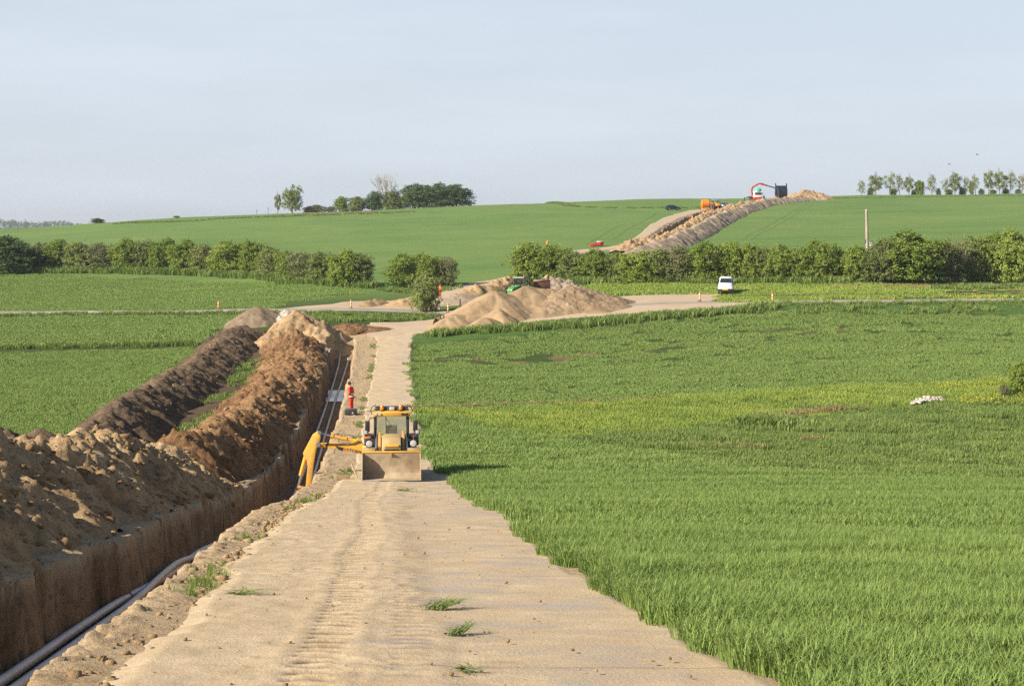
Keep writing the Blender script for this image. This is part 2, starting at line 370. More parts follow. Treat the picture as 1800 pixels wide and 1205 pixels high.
mead = t.mix(z2.outputs[1], t.ramp(med, [(.3, (.060, .115, .028)), (.7, (.095, .165, .038))]), t.ramp(med, [(.3, (.10, .165, .025)), (.7, (.17, .235, .04))]))
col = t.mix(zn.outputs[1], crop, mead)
dry = t.ramp(fin, [(.3, (.15, .105, .055)), (.7, (.25, .18, .09))])
col = t.mix(t.ramp(t.math('MULTIPLY', zn.outputs[2], t.ramp(med, [(.25, .4), (.75, 1.4)])), [(.35, 0.0), (.75, .85)]), col, dry)
soil = t.ramp(t.noise(P, 1.1, 6, .65), [(.25, (.35, .25, .15)), (.5, (.44, .33, .205)), (.75, (.52, .405, .26))])
soil = t.mix(t.ramp(fin, [(.35, .4), (.5, 0.0)]), soil, (.26, .175, .10))
strk = t.noise(t.coord('Pos', (2.0, 3.6, .6), (.22, 0, 0)), 1.0, 7, .72)
clay = t.ramp(strk, [(.30, (.12, .08, .05)), (.40, (.27, .19, .118)), (.56, (.36, .265, .168)), (.78, (.47, .365, .24))])
lay = t.noise(t.coord('Pos', (.2, .2, 2.2)), 1.0, 3)
clay = t.mix(t.ramp(t.noise(P, 5, 6, .75), [(.36, .7), (.5, 0.0)]), clay, (.13, .09, .055))
clay = t.mix(t.ramp(lay, [(.42, 0.0), (.62, .35)]), clay, (.14, .085, .05))
soil = t.mix(t.attr('gap').outputs['Fac'], soil, t.ramp(med, [(.3, (.075, .052, .034)), (.7, (.13, .095, .06))]))
soil = t.mix(t.ramp(z2.outputs[0], [(.03, 0.0), (.25, 1.0)]), soil, clay)
smask = t.ramp(t.math('ADD', zn.outputs[0], t.math('MULTIPLY', t.math('SUBTRACT', t.noise(P, 2.5, 5), .5), .9)), [(.45, 0.0), (.55, 1.0)])
col = t.mix(smask, col, soil)
bn = t.bump(t.math('ADD', t.noise(P, 3.5, 8, .7), t.math('MULTIPLY', strk, z2.outputs[0])), .75, .16)
t.out(col, .95, 0, bn, .1); M_GROUND = t.m
co = np.stack([Xg, Yg, Zg], -1).reshape(-1, 3)
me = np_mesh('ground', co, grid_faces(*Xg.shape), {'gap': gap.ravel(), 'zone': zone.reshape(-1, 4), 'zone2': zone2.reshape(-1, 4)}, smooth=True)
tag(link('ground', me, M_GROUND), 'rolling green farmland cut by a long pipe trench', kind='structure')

# ================================================================ ROADS (draped ribbons)
def ribbon(name, L, R, nc, lift, mat, step=None, jit=0.0, disp=None, kind='structure', soft=.999):
    """L, R: arrays of (x, d) of equal length; surface draped between them"""
    L, R = np.asarray(L, float), np.asarray(R, float); n = len(L)
    u = np.linspace(0, 1, nc)
    X = L[:, None, 0] * (1 - u) + R[:, None, 0] * u; Y = L[:, None, 1] * (1 - u) + R[:, None, 1] * u
    if jit:
        dr = R - L; ln = np.linalg.norm(dr, axis=1, keepdims=True) + 1e-6; dr = dr / ln
        j = (fbm(Y / 2.0, X / 2.0, 3, 61) * jit)
        w = (np.abs(u - .5) * 2) ** 6
        X = X + j * w * dr[:, None, 0]; Y = Y + j * w * dr[:, None, 1]
    Z = G(X, Y) + lift
    s = np.concatenate([[0], np.cumsum(np.linalg.norm(np.diff((L + R) / 2, axis=0), axis=1))])
    wid = np.linalg.norm(R - L, axis=1)
    U = (u[None, :] - .5) * wid[:, None]; V = np.repeat(s[:, None], nc, 1)
    mark = np.zeros_like(X)
    if disp is not None:
        dz, mark = disp(X, Y, U, V, u[None, :] + 0 * X); Z = Z + dz
    e = np.repeat((np.abs(u - .5) * 2)[None, :], n, 0)
    Z = Z - (lift + .03) * np.clip((e - soft) / (1.0001 - soft), 0, 1) * (soft < .99) - (soft >= .99) * np.where(e > .999, lift + .03, 0)
    me = np_mesh(name, np.stack([X, Y, Z], -1).reshape(-1, 3), grid_faces(n, nc), {'uvw': np.stack([U, V, np.repeat(u[None, :], n, 0)], -1).reshape(-1, 3), 'mark': mark.ravel()}, smooth=True)
    return tag(link(name, me, mat), kind=kind)
def poly(pts, n):
    p = np.array(pts, float); s = np.concatenate([[0], np.cumsum(np.linalg.norm(np.diff(p, axis=0), axis=1))]); q = np.linspace(0, s[-1], n)
    return np.stack([pchip(s, p[:, 0], q), pchip(s, p[:, 1], q)], -1)
def pxline(pts, n, dmin=90):
    return poly([tuple(at(a, b, dmin)[:2]) for a, b in pts], n)

# main haul road of mats, half buried in sand
def seamx(d): return np.interp(d, [0, 14, 28, 45, 70], [.6, -.47, -1.75, -3.0, -4.6])
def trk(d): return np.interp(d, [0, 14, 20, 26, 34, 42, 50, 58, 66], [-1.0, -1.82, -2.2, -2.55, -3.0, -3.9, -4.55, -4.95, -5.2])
def road_disp(X, Y, U, V, u):
    near = 1 - sst(66, 70, Y)
    sand = sst(-.25, .35, seamx(Y) - X + fbm(X / 1.2, Y / 2.5, 3, 71) * .5) * near
    z = sand * (.03 + fbm(X / 1.1, Y / 3, 3, 72) * .010 + fbm(X / .2, Y / .28, 3, 73) * .014 + clods(X, Y, .16, 79) * .022 * sst(.0, .4, fbm(X / 1.5, Y / 2.5, 3, 69)))
    mark = np.zeros_like(X)
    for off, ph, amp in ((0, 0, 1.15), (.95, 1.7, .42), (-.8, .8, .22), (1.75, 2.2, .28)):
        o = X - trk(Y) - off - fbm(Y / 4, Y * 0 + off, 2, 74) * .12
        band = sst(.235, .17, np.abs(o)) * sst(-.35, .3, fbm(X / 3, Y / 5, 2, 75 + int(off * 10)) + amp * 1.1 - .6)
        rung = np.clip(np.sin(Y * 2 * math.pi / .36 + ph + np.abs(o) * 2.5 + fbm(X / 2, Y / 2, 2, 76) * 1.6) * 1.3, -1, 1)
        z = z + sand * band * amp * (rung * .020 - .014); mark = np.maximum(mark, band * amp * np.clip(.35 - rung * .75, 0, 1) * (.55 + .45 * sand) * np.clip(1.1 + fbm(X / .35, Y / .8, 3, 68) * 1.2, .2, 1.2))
        z = z + sand * amp * .006 * np.exp(-((np.abs(o) - .36) / .07) ** 2)
    matr = (1 - sand) * near
    z = z + (np.floor(Y / 2.45) % 2) * .005 + matr * (fbm(X / .8, Y / .8, 3, 77) * .012)
    z = z + (1 - near) * fbm(X / .7, Y / .9, 3, 78) * .02
    return z, mark
dd = np.concatenate([np.arange(-14, 4, .5), np.arange(4, 40, .055), np.arange(40, 70.2, .08), np.arange(70.3, 168, .2)])
jr = np.floor(dd / 2.45); jag = (_h(jr, jr * 0, 5) - .5) * .34
L = np.stack([roadL(dd) - .12 + jag * .6 + fbm(dd / 2, dd * 0, 3, 55) * .12, dd], -1); R = np.stack([roadR(dd) + .26 + jag + fbm(dd / 1.5, dd * 0, 3, 56) * .05, dd], -1)
t = NT('sandy road mats'); sx = t.node('SeparateXYZ'); t.l.new(t.attr('uvw').outputs['Vector'], sx.inputs[0]); P = t.coord('Pos')
U, V, Un = sx.outputs
row = t.math('FLOOR', t.math('DIVIDE', V, 2.45)); wn_ = t.node('TexWhiteNoise', noise_dimensions='2D')
cxy = t.node('CombineXYZ'); t.l.new(row, cxy.inputs[0]); t.l.new(t.math('GREATER_THAN', Un, .5), cxy.inputs[1]); t.l.new(cxy.outputs[0], wn_.inputs[0])
sandc = t.ramp(t.noise(P, 1.3, 6, .6), [(.3, (.45, .345, .22)), (.5, (.52, .41, .268)), (.72, (.59, .475, .325))])
sandc = t.mix(t.ramp(t.noise(P, 14, 4, .7), [(.33, .28), (.46, 0.0)]), sandc, (.30, .20, .12))
platec = t.ramp(wn_.outputs[0], [(0, (.43, .345, .25)), (1, (.49, .40, .30))])
platec = t.mix(t.ramp(t.noise(t.coord('Pos', (.7, 1.0, 1)), 1.2, 5), [(.45, 0.0), (.6, .9)]), platec, (.37, .335, .30))
wear = t.noise(t.coord('Pos', (.6, .9, 1)), 1.0, 6, .62)
side = t.ramp(Un, [(.36, 0.0), (.58, 1.0)])
amt = t.math('ADD', t.math('MULTIPLY', side, .13), t.math('ADD', wear, t.math('MULTIPLY', wn_.outputs[0], .05)))
col = t.mix(t.ramp(amt, [(.63, 0.0), (.72, .75)]), sandc, platec)
fr = t.math('FRACT', t.math('DIVIDE', V, 2.45))
seam = t.math('MULTIPLY', t.math('LESS_THAN', fr, .014), t.ramp(t.noise(P, .8, 3), [(.48, 0.0), (.56, 1.0)]))
col = t.mix(t.math('MULTIPLY', seam, .75), col, (.16, .12, .09))
dk = t.noise(t.coord('Pos', (.9, 3.2, 1)), 1.6, 6, .75)
col = t.mix(t.ramp(dk, [(.68, 0.0), (.76, .6)]), col, (.22, .15, .09))
col = t.mix(t.math('MULTIPLY', t.attr('mark').outputs['Fac'], .85), col, (.17, .115, .068))  # tread marks: compacted soil tone, darkened in the grooves to stand in for weak shading
pit = t.noise(P, 34, 3, .6); col = t.mix(t.ramp(pit, [(.30, .25), (.38, 0.0)]), col, (.24, .165, .1)); col = t.mix(t.ramp(pit, [(.64, 0.0), (.78, .25)]), col, (.62, .50, .36))
bn = t.bump(t.noise(P, 22, 5, .7), .6, .03)
M_ROAD = t.out(col, .92, 0, bn, .12)
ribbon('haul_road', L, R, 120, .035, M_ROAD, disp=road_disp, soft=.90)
# ---- other roads
t = NT('pale gravel'); P = t.coord('Pos')
g1 = t.ramp(t.noise(P, .5, 6, .6), [(.3, (.40, .31, .215)), (.55, (.47, .37, .26)), (.75, (.42, .35, .275))])
g1 = t.mix(t.ramp(t.noise(t.coord('Pos', (.25, 1.3, 1)), 1.2, 5), [(.5, 0.0), (.7, .6)]), g1, (.36, .30, .26))
M_GRAVEL = t.out(g1, .95, 0, t.bump(t.noise(P, 4, 6, .7), .5, .06), .1)
t = NT('worn lane asphalt'); P = t.coord('Pos')
M_LANE = t.out(t.ramp(t.noise(P, .7, 5), [(.3, (.27, .235, .20)), (.7, (.36, .32, .27))]), .9, 0, None, .15)
ribbon('gravel_junction', pxline([(645, 571), (672, 568), (710, 566), (739, 563.5), (778, 559)], 70), pxline([(645, 592), (690, 593), (714, 587), (745, 586), (778, 579)], 70), 30, .05, M_GRAVEL, jit=.3)
ribbon('gravel_pad', pxline([(790, 548), (900, 536), (1000, 526), (1050, 523), (1127, 519), (1200, 517.5), (1266, 515.5)], 140, 140), pxline([(790, 578), (900, 568), (1000, 560), (1090, 553), (1200, 545), (1258, 548.5)], 140, 140), 40, .06, M_GRAVEL, jit=.6)
ribbon('gravel_pad', pxline([(1245, 526), (1300, 529), (1366, 529.5)], 50, 140), pxline([(1250, 548.5), (1304, 546), (1347, 540), (1364, 533)], 50, 140), 16, .075, M_GRAVEL, jit=.3)
ribbon('gravel_pad', pxline([(440, 545.5), (498, 542.5), (530, 539), (580, 535), (609, 530), (700, 528), (770, 524)], 120, 150), pxline([(440, 546.5), (500, 547), (580, 546.5), (640, 546), (700, 547), (775, 549)], 120, 150), 26, .06, M_GRAVEL, jit=.3)
ribbon('dirt_track', pxline([(735, 526), (783, 511), (803, 502.5), (860, 493), (921, 478), (960, 468)], 90, 180), pxline([(770, 533), (800, 521), (847, 509), (893, 498), (930, 485), (975, 472)], 90, 180), 16, .09, M_GRAVEL, jit=.4)
ribbon('lane', pxline([(-500, 553), (-100, 549), (0, 547.6), (200, 546), (400, 543.5), (560, 542), (700, 543.5), (850, 543), (1000, 540), (1240, 530.5), (1360, 529.5), (1500, 527.5), (1800, 525), (2300, 522)], 500, 130), pxline([(-500, 557), (-100, 552.5), (0, 551), (200, 549.4), (400, 547.2), (560, 546), (700, 548.5), (850, 549), (1000, 546), (1240, 535), (1360, 533), (1500, 531), (1800, 528), (2300, 525)], 500, 130), 7, .09, M_LANE, jit=.2)
far_l = [(990, 445), (1020, 440), (1072, 434.5), (1103, 423.5), (1125, 411), (1153, 390), (1179, 379.5), (1205, 372), (1235, 368.3), (1262, 366)]
far_r = [(1020, 447), (1060, 441), (1092, 437.5), (1143, 418.5), (1153, 408), (1173, 395.5), (1199, 383), (1240, 371.5), (1275, 367.5)]
ribbon('dirt_track', pxline(far_l, 160, 240), pxline(far_r, 160, 240), 14, .16, M_GRAVEL, jit=.5)

t = NT('flattened crop'); M_TRAM = t.out(t.ramp(t.noise(t.coord('Pos'), .8, 4), [(.35, (.075, .135, .04)), (.65, (.13, .17, .065))]), .95, 0, None, .1)
for a in ([(1428, 360), (1400, 375), (1360, 399), (1319, 421)], [(1418, 360), (1388, 374), (1348, 397), (1308, 418)], [(1095, 395), (1060, 411), (1030, 430)], [(1150, 376), (1110, 398), (1075, 420)]):
    l_ = pxline(a, 60, 225); r_ = l_ + np.array([.55, 0]); ribbon('wheel_track', l_, r_, 3, .05, M_TRAM)
# ================================================================ HEAPS
def earth(name, stops, dark, light=None, scale=1.6, bump=.8):
    t = NT(name); P = t.coord('Pos'); tone = t.attr('tone').outputs['Fac']
    n = t.noise(P, scale, 7, .65)
    col = t.ramp(t.math('ADD', n, t.math('MULTIPLY', t.math('SUBTRACT', tone, .5), .35)), stops)
    col = t.mix(t.ramp(t.noise(P, scale * 6, 5, .7), [(.36, .65), (.52, 0.0)]), col, dark)
    if light: col = t.mix(t.ramp(t.noise(P, scale * 3.3, 4, .6), [(.66, 0.0), (.74, .7)]), col, light)
    return t.out(col, .95, 0, t.bump(t.noise(P, scale * 9, 7, .72), bump, .09), .08)
M_CLAY = earth('tan clay', [(.25, (.24, .15, .08)), (.42, (.37, .25, .14)), (.58, (.47, .335, .19)), (.75, (.53, .39, .23))], (.20, .125, .065), (.55, .43, .27))
M_BROWN = earth('brown clay', [(.25, (.10, .055, .028)), (.42, (.185, .105, .052)), (.58, (.275, .165, .085)), (.75, (.37, .245, .135))], (.09, .048, .025), (.46, .35, .22))
M_TOP = earth('dark topsoil', [(.25, (.075, .052, .034)), (.45, (.12, .085, .056)), (.6, (.165, .12, .08)), (.78, (.21, .155, .105))], (.05, .036, .024))
M_PALE = earth('pale clay', [(.25, (.36, .25, .14)), (.5, (.50, .37, .22)), (.75, (.58, .45, .28))], (.27, .18, .1))
M_SAND = earth('dumped sand', [(.25, (.25, .175, .105)), (.45, (.32, .228, .138)), (.6, (.37, .27, .165)), (.8, (.41, .305, .19))], (.31, .21, .125), None, 1.1, .35)
M_GREY = earth('grey subsoil', [(.25, (.24, .19, .14)), (.5, (.34, .275, .205)), (.75, (.43, .355, .27))], (.19, .14, .1))
M_CHALK = earth('chalky rubble', [(.25, (.40, .36, .31)), (.5, (.55, .5, .44)), (.75, (.64, .6, .54))], (.3, .25, .2))

def finish_heap(name, label, X, Y, Z, tone, mat, cat='soil heap', group=None):
    me = np_mesh(name, np.stack([X, Y, Z], -1).reshape(-1, 3), grid_faces(*X.shape), {'tone': np.clip(tone, 0, 1).ravel()}, smooth=True)
    return tag(link(name, me, mat), label, cat, group)
HEAPS = []
def ridge(name, label, pts, wl, wr, st, ss, amp, mat, seed, rill=.2, crestvar=.18, group=None, lump=1.0, pw=1.0):
    """pts (x, d, h): a long heap h above the land along a line"""
    p = np.array(pts, float); s = np.concatenate([[0], np.cumsum(np.linalg.norm(np.diff(p[:, :2], axis=0), axis=1))])
    T = np.arange(0, s[-1], st); q = [pchip(s, p[:, k], T) for k in range(3)]
    dx, dy = np.gradient(q[0]), np.gradient(q[1]); ln = np.hypot(dx, dy); nx, ny = dy / ln, -dx / ln
    sc = np.concatenate([-np.arange(0, wl + ss, ss)[:0:-1], np.arange(0, wr + ss, ss)])
    Tm, Sm = np.meshgrid(T, sc, indexing='ij'); lim = np.where(Sm < 0, wl, wr)
    wob = fbm(Tm / 2.2, Tm * 0, 3, seed) * .45
    edge = 1 + fbm(Tm / 1.6, np.sign(Sm) * 3, 3, seed + 2) * .16
    a = np.clip(1 - np.abs(Sm - wob * np.clip(1 - np.abs(Sm) / lim, 0, 1)) / (lim * edge), -.05, 1)
    pr = np.sign(a) * np.abs(a) ** pw; pr = np.where(pr > .82, .82 + (pr - .82) * (1 - (pr - .82) * 2.2), pr)
    H = (q[2] * (1 + fbm(T / 2.3, T * 0, 3, seed + 5) * crestvar))[:, None]
    X = q[0][:, None] + nx[:, None] * Sm; Y = q[1][:, None] + ny[:, None] * Sm
    body = np.clip(pr * 3.2, 0, 1) * np.clip(H, 0, 1)
    lum = fbm(X / 1.3, Y / 1.3, 5, seed + 9, .6) * amp * 1.1 + (clods(X, Y, 1.1, seed + 11) * .6 + clods(X, Y, .48, seed + 12) * .7 + clods(X, Y, .22, seed + 13) * .6) * amp * .85 * lump * sst(-.5, .3, fbm(X / 2.5, Y / 2.5, 3, seed + 19)) + fbm(X / .2, Y / .2, 3, seed + 14, .6) * amp * .28
    ril = fbm(Tm / .75 + Sm * .25, Sm / 3.5, 3, seed + 15) * rill * np.clip(4 * pr * (1.1 - pr), 0, 1)
    Z = G(X, Y) + H * pr + (lum + ril) * body - .06 - .25 * (a <= 0) - trench_off(X, Y) * 1.15
    tone = .5 + fbm(X / 2.5, Y / 2.5, 3, seed + 17) * .6 + (pr - .5) * .25
    HEAPS.append((X, Y, Z, pr))
    return finish_heap(name, label, X, Y, Z, tone, mat, group=group)
def mound(name, label, cones, res, amp, mat, seed, group=None, peak=.12, cat='soil heap', gully=.3):
    """cones (x, d, h, r): dumped cones that run together into one heap"""
    c = np.array(cones, float); m = c[:, 3].max() * .25
    xs = np.arange((c[:, 0] - c[:, 3]).min() - m, (c[:, 0] + c[:, 3]).max() + m, res); ys = np.arange((c[:, 1] - c[:, 3]).min() - m, (c[:, 1] + c[:, 3]).max() + m, res)
    X, Y = np.meshgrid(xs, ys); H = np.full(X.shape, -.3)
    wx, wy = X + fbm(X / 2, Y / 2, 3, seed + 1) * .35, Y + fbm(X / 2, Y / 2, 3, seed + 2) * .35
    for k, (x, d, h, r) in enumerate(c):
        th = np.arctan2(wy - d, wx - x); rr = np.hypot(wx - x, wy - d) / (r * (1 + .16 * np.sin(th * 2 + k * 1.7) + .09 * np.sin(th * 5 + k)))
        z = h * (1 - np.sqrt(rr ** 2 + peak ** 2) * 1.0 + peak * .6)
        z = z + fbm(th * 3.2, rr * .7 + k * 9, 3, seed + 4) * gully * h * .22 * np.clip(rr * 2, 0, 1)
        H = np.maximum(H, z)
    body = np.clip(H * 2.0, 0, 1)
    Z = G(X, Y) - trench_off(X, Y) * 1.15 + np.maximum(H, -.3) + body * (fbm(X / 1.0, Y / 1.0, 5, seed + 6, .6) * amp + (clods(X, Y, .6, seed + 7) + clods(X, Y, .28, seed + 9) * .7) * amp * .8)
    tone = .5 + fbm(X / 1.8, Y / 1.8, 3, seed + 8) * .7
    HEAPS.append((X, Y, Z, np.clip(H, 0, 1)))
    return finish_heap(name, label, X, Y, Z, tone, mat, cat, group)
def rx(d, o): return float(lipR(d)) - TRW - o
GS = 'soil heaps along the trench'
ridge('soil_heap', 'large tan clay heap in the left foreground beside the trench', [(rx(d, o), d, h) for d, o, h in [(10, 3.0, 1.9), (24, 3.0, 1.85), (40, 3.0, 1.75), (50, 2.95, 2.05), (55, 2.85, 1.9), (60, 2.7, 1.1), (63.5, 2.6, .2)]], 3.2, 3.0, .07, .07, .36, M_CLAY, 100, .42, .26, GS)
ridge('soil_heap', 'long brown clay heap between dark topsoil bank and the trench', [(rx(d, o), d, h) for d, o, h in [(60, 2.7, .3), (63.5, 2.7, 1.5), (69, 2.7, 2.05), (78, 2.55, 1.9), (88, 2.45, 1.8), (100, 2.4, 1.65), (112, 2.2, 1.3), (125, 2.2, 1.05), (138, 2.3, 1.05), (147, 2.9, 1.4), (153, 3.4, .4)]], 3.6, 2.35, .09, .08, .40, M_BROWN, 140, .55, .32, GS)
mound('soil_heap', 'pale tan heap at the far end of the trench, tallest of its row', [(-20.6, 154, 2.9, 4.2), (-18.6, 151.5, 1.5, 3.2)], .13, .34, M_CLAY, 180, GS)
M_GREYB = earth('grey brown soil', [(.25, (.17, .125, .085)), (.5, (.26, .195, .135)), (.75, (.33, .26, .185))], (.13, .095, .065))
ridge('soil_heap', 'long dark topsoil bank along the left crop field', [(-20.8, 79, .3), (-21.7, 82, 1.6), (-22.7, 90, 1.95), (-23.7, 100, 1.95), (-24.5, 117, 1.75), (-25.4, 130, 1.5), (-26.5, 145, 1.4), (-27.2, 156, 1.4), (-27.4, 163, .5)], 2.9, 3.0, .12, .11, .34, M_TOP, 220, .3, .2, GS)
ridge('soil_heap', 'low dark topsoil bank running out of the left picture edge', [(-21.2, 75, .2), (-22.6, 77, 1.9), (-25, 79, 2.0), (-31, 81, 2.0), (-38, 83, 1.9), (-44, 84, .3)], 3.0, 3.0, .11, .11, .36, M_TOP, 260, .25, .3, GS)
mound('soil_heap', 'pointed grey-brown cone at the far end of the dark topsoil bank', [(-27.3, 171, 2.0, 3.4)], .16, .14, M_GREYB, 300, GS)
mound('soil_heap', 'small whitish rubble heap between two cones at the trench end', [(-24.6, 172, 1.2, 2.2), (-23.6, 170, .9, 1.8)], .14, .22, M_CHALK, 310, GS)
ridge('soil_heap', 'low reddish bank of broken soil closing the trench end', [(-19.5, 159.5, .2), (-17.5, 161, .7), (-15.6, 161.5, .75), (-14, 161, .5), (-13.2, 160, .1)], 2.6, 3.4, .12, .12, .3, M_BROWN, 330, .2, .3, GS)
# sand heaps at the junction
GJ = 'sand heaps at the junction'
M_SAND2 = earth('damp rough sand', [(.25, (.20, .14, .088)), (.45, (.27, .195, .122)), (.6, (.32, .238, .15)), (.8, (.37, .28, .178))], (.2, .135, .08), None, 1.1, .5)
def cone(px, py, d, r=None, k=1.27):
    x = (px - CX) / F * d; h = -(py - CY) / F * d + EYE - float(G(x, d)); return (x, d, h, r or h * k)
mound('sand_heap', 'big sand heap at the junction, leftmost of the three tall ones', [cone(868, 510, 168, 6.0), cone(838, 528, 166, 4.2), cone(874, 541, 162.5, 2.4)], .11, .04, M_SAND, 400, GJ, .10, 'sand heap', .22)
mound('sand_heap', 'big sand heap at the junction right below the green tractor', [cone(926, 501, 171, 6.2)], .11, .04, M_SAND, 420, GJ, .10, 'sand heap', .22)
mound('sand_heap', 'big darker sand heap at the right end of the junction row', [cone(1003, 504, 171, 6.0), cone(968, 507, 172, 5.2), cone(1036, 526, 169, 4.2)], .10, .2, M_SAND2, 440, GJ, .12, 'sand heap', .3)
mound('sand_heap', 'low rounded sand heap beside the excavator bucket', [cone(800, 551, 163, 2.7), cone(789, 556, 162, 2.0)], .11, .05, M_SAND, 460, GJ, .2, 'sand heap', .2)
mound('sand_heap', 'smallest smooth sand heap in front of the leftmost tall one', [cone(851, 556, 160, 2.0)], .1, .03, M_SAND, 470, GJ, .25, 'sand heap', .1)
# heaps behind the lane
GB = 'spoil heaps behind the lane'
mound('soil_heap', 'tan clay heap left of the lone roadside bush', [cone(722, 522, 191, 3.2), cone(694, 533, 190, 2.4)], .16, .22, M_CLAY, 500, GB)
mound('soil_heap', 'grey-brown cone right of the lone roadside bush', [cone(800, 517, 192, 3.8), cone(822, 527, 190, 3.0)], .16, .12, M_GREY, 510, GB)
ridge('soil_heap', 'low row of broken clay clods leading up to the green tractor', [tuple(sp(a, d)[:2]) + (h,) for a, d, h in [(800, 197, .5), (835, 199, 1.0), (868, 202, 1.2), (895, 206, 1.1), (905, 210, .4)]], 1.8, 1.8, .16, .14, .5, M_CLAY, 520, .2, .3, GB)
mound('soil_heap', 'grey rubble heap with boulders behind the red dump trailer', [cone(968, 489, 196, 3.6), cone(958, 486, 196, 1.6), cone(990, 498, 195, 2.8)], .16, .4, M_GREY, 530, GB)
ridge('soil_heap', 'low clay bank at the left of the junction pit', [tuple(sp(a, d)[:2]) + (h,) for a, d, h in [(628, 187, .1), (645, 189, .75), (664, 190.5, .8), (682, 192, .2)]], 1.2, 1.6, .15, .13, .2, M_CLAY, 540, .2, .2, GB)
# spoil rows of the far trench
GF = 'spoil rows of the far trench'
def pxr(lst, dmin=225): return [tuple(at(a, b, dmin)[:2]) + (h,) for a, b, h in lst]
ridge('soil_heap', 'thin dark bank along the right edge of the far dirt track', pxr([(1100, 439, .1), (1130, 427, .5), (1150, 413, .6), (1178, 398, .6), (1204, 385, .6), (1238, 373.5, .5), (1262, 369, .1)]), 1.2, 1.2, .5, .22, .35, M_GREYB, 600, .2, .3, GF)
ridge('soil_heap', 'pale low bank on the left lip of the far trench', pxr([(1140, 428, .2), (1163, 416, 1.3), (1190, 401, 1.4), (1215, 388, 1.35), (1243, 376, 1.1), (1262, 371, .1)]), 1.6, .45, .5, .15, .2, M_GREYB, 620, .2, .2, GF)
ridge('soil_heap', 'brown clod row on the right side of the far trench', pxr([(1085, 445, .4), (1120, 437, 1.1), (1164, 427, 1.0), (1196, 413, 1.1), (1221, 400, 1.2), (1240, 386, 1.4), (1268, 375, .9), (1300, 363, .7), (1330, 356.5, .6), (1362, 352, .6), (1385, 350, .3)]), 2.2, 2.6, .4, .22, .9, M_CLAY, 640, .5, .3, GF)
ridge('soil_heap', 'grey outer spoil row beside the green far field', pxr([(1100, 452, .4), (1140, 443, 1.3), (1170, 436, 1.5), (1205, 423, 1.8), (1240, 405, 1.9), (1272, 388, 1.8), (1305, 373, 1.7), (1340, 362, 1.6), (1380, 356, 1.5), (1405, 353.5, 1.5), (1436, 352, 1.1), (1452, 351.5, .2)]), 2.6, 3.2, .5, .28, .3, M_GREY, 660, .7, .3, GF)
pk = sp(1417, 520)
mound('soil_heap', 'tan spoil peak on the skyline right of the dark cable drum', [cone(1416, 333, 520, 5.5), cone(1437, 338.5, 520, 4.5), cone(1398, 340, 520, 5), cone(1427, 336, 520, 4)], .3, .5, M_CLAY, 690, GF, .06)

# ---- clods
def ico(sub, seed):
    bm = bmesh.new(); bmesh.ops.create_icosphere(bm, subdivisions=sub, radius=1); r = random.Random(seed)
    for v in bm.verts: v.co *= 1 + r.uniform(-.38, .25)
    v = np.array([q.co[:] for q in bm.verts]); f = np.array([[q.index for q in p.verts] for p in bm.faces]); bm.free(); return v, f
CLODS = [ico(1, k) for k in range(5)]
def scatter(name, pos, size, mat, tmpl=CLODS, flat=.7, attrs=None):
    V, Fc, k = [], [], 0
    for i, (p, s) in enumerate(zip(pos, size)):
        v, f = tmpl[i % len(tmpl)]; a = random.uniform(0, 6.28); c, n = math.cos(a), math.sin(a)
        q = v * (s * random.uniform(.7, 1.3), s * random.uniform(.7, 1.3), s * flat * random.uniform(.7, 1.2))
        V.append(np.stack([q[:, 0] * c - q[:, 1] * n, q[:, 0] * n + q[:, 1] * c, q[:, 2]], -1) + p); Fc.append(f + k); k += len(v)
    return link(name, np_mesh(name, np.concatenate(V), np.concatenate(Fc), smooth=False), mat)
pos, size = [], []
for hi, n in ((0, 2600), (1, 1800), (3, 400), (4, 300)):
    X, Y, Z, pr = HEAPS[hi]
    for _ in range(n):
        i, j = RNG.integers(0, X.shape[0]), RNG.integers(0, X.shape[1])
        if pr[i, j] > .02:
            s = float(np.clip(RNG.lognormal(-3.0, .6), .02, .24)); pos.append((X[i, j], Y[i, j], Z[i, j] + s * .25)); size.append(s)
tag(scatter('soil_clods', pos, size, M_CLAY), 'loose clods scattered over the trench spoil heaps', kind='stuff')
pos, size = [], []
for _ in range(5200):
    d = float(RNG.uniform(9, 60) if RNG.random() < .75 else RNG.uniform(60, 155)); a, b = float(lipR(d)), float(roadL(d)); u = float(RNG.beta(1.6, 1.6))
    x = a + .12 + (b - a) * u * 1.05; s = float(np.clip(RNG.lognormal(-3.75, .6), .010, .10))
    if vn(np.array([x / 1.5]), np.array([d / 1.5]), 3)[0] > .45 or RNG.random() < .2: pos.append((x, d, float(G(x, d)) + s * .3)); size.append(s)
for _ in range(420):
    d = float(RNG.uniform(10, 60)); x = float(roadL(d) + (roadR(d) - roadL(d)) * RNG.uniform(0, 1)); s = float(np.clip(RNG.lognormal(-4.3, .5), .008, .045))
    pos.append((x, d, float(G(x, d)) + .075)); size.append(s)
tag(scatter('soil_clods', pos, size, M_PALE), 'loose clods and crumbs on the strip beside the trench', kind='stuff')

